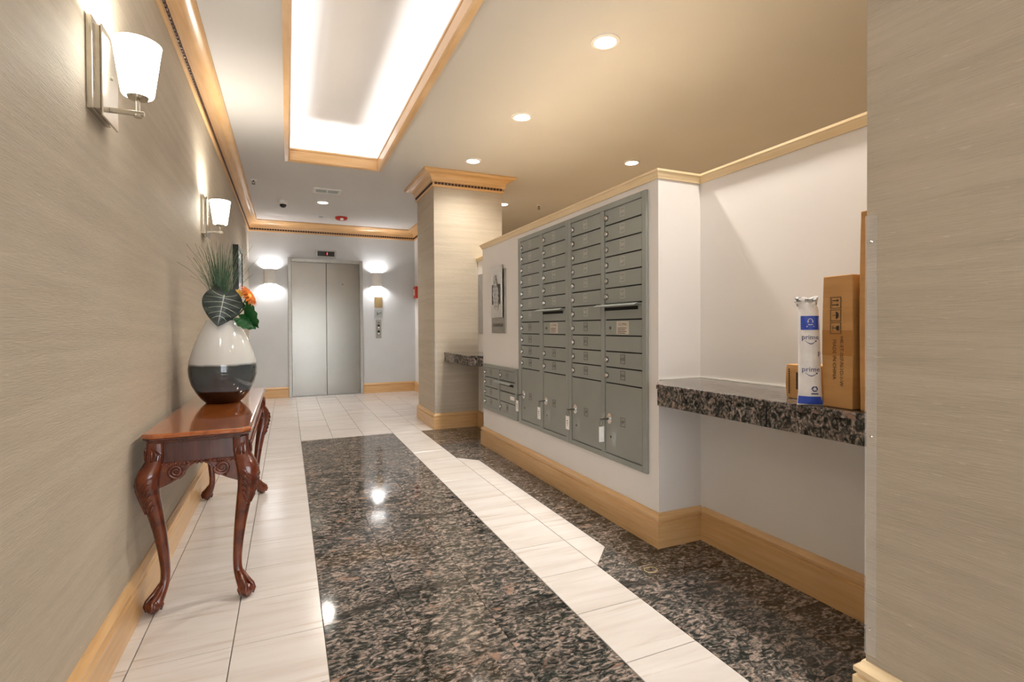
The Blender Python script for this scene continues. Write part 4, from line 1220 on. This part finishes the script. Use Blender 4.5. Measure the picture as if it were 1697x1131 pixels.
# ------------------------------------------------------------------ parcels on the shelf
def carton(label, loc, rz, wx, wy, h, group='parcels on the granite shelf'):
    """carton: local -X face is the front seen from the lobby; wx depth, wy width"""
    t = thing('cardboard_box', label, 'parcel', loc, rz, group)
    b = MB()
    n = 7
    rings = []
    for k in range(n + 1):
        z = h * k / n; bow = 0.0025 * math.sin(PI * k / n)
        rings.append([(-bow, -wy / 2 - bow, z), (wx, -wy / 2 - bow, z), (wx, wy / 2 + bow, z), (-bow, wy / 2 + bow, z)])
    b.loft(rings)
    b.build('carton', 'cardboard', t, bevel=0.003)
    return t
def face_print(b, x, y, z):
    return on_minus_x(b, x, y, z)
# small box with a barcode label
sb = carton('small brown box with a barcode label behind the white mailer', (1.655, 1.252, SHZ + 0.0008), math.radians(-2), 0.13, 0.125, 0.122)
box(-0.0032, -0.0028, -0.060, 0.008, 0.016, 0.108).build('label', 'label_white', sb)
bc = MB(); z = 0.022
while z < 0.100:
    hgt = rng.choice((0.0012, 0.0020, 0.0032)); bc.box(-0.0040, -0.0033, -0.052, -0.006, z, z + hgt); z += hgt + rng.choice((0.0014, 0.0022))
bc.build('barcode', 'ink', sb)
bx = MB().box(-0.0036, -0.0030, 0.012, 0.020, 0.035, 0.095)
for k in range(12):
    bx.box(-0.0036, -0.0030, 0.046, 0.051, 0.018 + k * 0.0075, 0.0235 + k * 0.0075)
bx.build('printing', 'print_black', sb)
# tall carton with handling marks and lettering reading downwards
tc_ = carton('tall brown carton with handling symbols next to the white mailer', (1.590, 1.080, SHZ + 0.0008), math.radians(-3), 0.19, 0.098, 0.418)
ic = MB()
def rectline(u0, u1, v0, v1, t=0.0016):
    ic.box(u0, u1, v1 - t, v1, 0, 0.0005); ic.box(u0, u1, v0, v0 + t, 0, 0.0005); ic.box(u0, u0 + t, v0, v1, 0, 0.0005); ic.box(u1 - t, u1, v0, v1, 0, 0.0005)
cu = -0.004
for k in range(3):
    v = 0.332 - k * 0.040
    rectline(cu - 0.018, cu + 0.018, v - 0.018, v + 0.018)
v = 0.332   # two arrows turned sideways
for dv in (-0.007, 0.007):
    ic.box(cu - 0.010, cu + 0.004, v + dv - 0.0015, v + dv + 0.0015, 0, 0.0005)
    ic.add([(cu + 0.004, v + dv - 0.0045, 0.0005), (cu + 0.012, v + dv, 0.0005), (cu + 0.004, v + dv + 0.0045, 0.0005)], [(0, 1, 2)])
ic.box(cu - 0.0135, cu - 0.012, v - 0.013, v + 0.013, 0, 0.0005)
v = 0.292   # umbrella turned sideways
ic.add([(cu + 0.001, v - 0.012, 0.0005)] + [(cu + 0.001 + 0.010 * math.sin(PI * k / 8), v - 0.012 * math.cos(PI * k / 8), 0.0005) for k in range(1, 9)], [tuple(range(9))])
ic.box(cu - 0.011, cu + 0.002, v - 0.0007, v + 0.0007, 0, 0.0005)
v = 0.252   # glass turned sideways
ic.add([(cu + 0.012, v - 0.008, 0.0005), (cu + 0.012, v + 0.008, 0.0005), (cu + 0.004, v + 0.007, 0.0005), (cu, v, 0.0005), (cu + 0.004, v - 0.007, 0.0005)], [(0, 1, 2, 3, 4)])
ic.box(cu - 0.009, cu + 0.001, v - 0.0007, v + 0.0007, 0, 0.0005)
ic.box(cu - 0.0105, cu - 0.009, v - 0.007, v + 0.007, 0, 0.0005)
face_print(ic, -0.0030, 0, 0).build('handling_symbols', 'print_black', tc_)
def vtext(s, size, u, v, spacing):
    b = text_mb(s, size, align='LEFT', spacing=spacing)
    b.v = [(u + p[1], v - p[0], 0.0005) for p in b.v]
    return b
l1 = vtext('HK-ET-007-N-1D-1-W', 0.0165, 0.016, 0.226, 1.0)
face_print(l1, -0.0030, 0, 0).build('lettering', 'print_black', tc_)
l2 = vtext('MADE IN CHINA', 0.0165, -0.008, 0.216, 1.05)
face_print(l2, -0.0030, 0, 0).build('lettering', 'print_black', tc_)
box(-0.0030, -0.0024, -0.0500, 0.0500, 0.165, 0.245).build('tape_band', 'packing_tape', tc_)
# taller carton at the edge of the column
tl2 = carton('tallest brown carton mostly hidden behind the near column', (1.593, 0.956, SHZ + 0.0008), 0, 0.20, 0.110, 0.605)

# white padded mailer with blue printing, standing upright
ml = thing('padded_mailer', 'white plastic mailer with blue printing standing between the boxes', 'parcel', (1.568, 1.156, SHZ + 0.0008), math.radians(42), 'parcels on the granite shelf')
MH = 0.352
def mw(f):      # half width over the height
    return 0.0345 * (1.0 - 0.16 * f) * (1.0 + 0.10 * max(0, 0.12 - f) / 0.12)
def md(f):      # half depth
    return 0.004 + 0.026 * math.sin(PI * min(1, max(0, f)) ** 0.8) ** 0.7 if f < 0.97 else 0.004
def bagpt(a, f):
    """front surface of the bag: a -1..1 across, f 0..1 up -> local (x, y, z)"""
    wob = 0.0012 * math.sin(f * 37 + a * 5) * (0.4 + f)
    lean = 0.020 * f
    x = -md(f) * math.sqrt(max(0.0, 1 - a * a)) - wob + lean
    return (x, -a * mw(f) + 0.004 * f, f * MH)
b = MB(); rings = []
NR = 40
for k in range(NR + 1):
    f = k / NR; ring = []
    crumple = 0 if f < 0.86 else (f - 0.86) / 0.14
    for i in range(28):
        a = 2 * PI * i / 28
        xx = -md(f) * math.sin(a); yy = -mw(f) * math.cos(a)
        j = crumple * 0.010
        ring.append((xx - 0.0012 * math.sin(f * 37 + math.cos(a) * 5) * (0.4 + f) + 0.020 * f + rng.uniform(-j, j), yy + 0.004 * f + rng.uniform(-j, j) + crumple * 0.006, f * MH + rng.uniform(-j, j) * 0.8))
    rings.append(ring)
b.loft(rings)
b.build('bag', 'mailer_white', ml, smooth='all')
def patch(name, mat, a0, a1, f0, f1, off=0.0008):
    b = MB(); n1, n2 = 10, 8
    vs = []
    for j in range(n2 + 1):
        for i in range(n1 + 1):
            p = bagpt(a0 + (a1 - a0) * i / n1, f0 + (f1 - f0) * j / n2); vs.append((p[0] - off, p[1], p[2]))
    b.add(vs, [(j * (n1 + 1) + i, j * (n1 + 1) + i + 1, (j + 1) * (n1 + 1) + i + 1, (j + 1) * (n1 + 1) + i) for j in range(n2) for i in range(n1)])
    return b.build(name, mat, ml, smooth='all')
patch('blue_panel', 'mailer_blue', -0.80, 0.97, 0.70, 0.83)
patch('blue_hem', 'mailer_blue', -0.97, 0.97, 0.012, 0.085)
def bag_print(name, mat, mbx, a, z, off=0.0016):
    mbx.v = [(lambda p: (p[0] - off, p[1], p[2]))(bagpt(max(-0.98, min(0.98, a + u / 0.034)), (z + v) / MH)) for u, v, _ in mbx.v]
    mbx.build(name, mat, ml)
def smile(w_):
    b = MB(); n = 14; vs = []
    for k in range(n + 1):
        f = k / n; u = -w_ + 2 * w_ * f; v = -0.010 * math.sin(PI * f) ; th = 0.0008 + 0.0014 * math.sin(PI * f) ** 1.0
        vs += [(u, v - th, 0), (u, v + th * 0.3, 0)]
    b.add(vs, [(2 * k, 2 * k + 2, 2 * k + 3, 2 * k + 1) for k in range(n)])
    b.add([(w_ - 0.006, -0.001, 0), (w_ + 0.001, 0.001, 0), (w_ - 0.001, -0.006, 0)], [(0, 1, 2)])
    return b
for zz, aa in ((0.222, 0.05), (0.118, 0.05)):
    b = text_mb('prime', 0.023); b.v = [(p[0], p[1], 0) for p in b.v]
    bag_print('lettering', 'print_blue', b, aa, zz)
    s2 = smile(0.018); s2.v = [(p[0] + 0.001, p[1] - 0.010, 0) for p in s2.v]
    bag_print('smile_mark', 'print_blue', s2, aa, zz)
b = text_mb('p', 0.023); b.v = [(p[0], p[1], 0) for p in b.v]
bag_print('lettering', 'print_blue', b, 0.84, 0.172)
# headset symbol and small writing on the blue panel
hs = MB()
n = 10; vs = []
for k in range(n + 1):
    a = PI * k / n
    for r in (0.0062, 0.0078): vs.append((r * math.cos(a), r * math.sin(a), 0))
hs.add(vs, [(2 * k, 2 * k + 1, 2 * k + 3, 2 * k + 2) for k in range(n)])
hs.box(-0.0092, -0.0058, -0.006, 0.001, 0, 0.0001); hs.box(0.0058, 0.0092, -0.006, 0.001, 0, 0.0001)
for k, w_ in enumerate((0.008, 0.013)):
    hs.box(-w_, w_, -0.014 - k * 0.006, -0.0112 - k * 0.006, 0, 0.0001)
bag_print('headset_symbol', 'tag_white', hs, 0.10, 0.276, 0.0022)
rc = MB()
for k in range(3):
    a0 = PI / 2 + k * 2 * PI / 3; vs = []
    for q in range(5):
        a = a0 + q * 0.38
        for r in (0.0055, 0.0092): vs.append((r * math.cos(a), r * math.sin(a), 0))
    rc.add(vs, [(2 * q, 2 * q + 1, 2 * q + 3, 2 * q + 2) for q in range(4)])
    a = a0 + 4 * 0.38
    rc.add([(0.004 * math.cos(a), 0.004 * math.sin(a), 0), (0.011 * math.cos(a), 0.011 * math.sin(a), 0), (0.0078 * math.cos(a + 0.5), 0.0078 * math.sin(a + 0.5), 0)], [(0, 1, 2)])
rc.box(-0.010, 0.010, -0.018, -0.014, 0, 0.0001)
bag_print('recycling_mark', 'print_blue', rc, 0.35, 0.055)

# ------------------------------------------------------------------ small things on the floor
MB().tube([(1.468 + 0.030 * math.cos(a) , 1.842 + 0.024 * math.sin(a), 0.0016) for a in [2 * PI * k / 28 for k in range(29)]], 0.0014, 6, caps=False).build('oval_ring', 'ring_pale', smooth='all', label='thin pale ring lying on the granite by the mailbox corner', cat='ring')
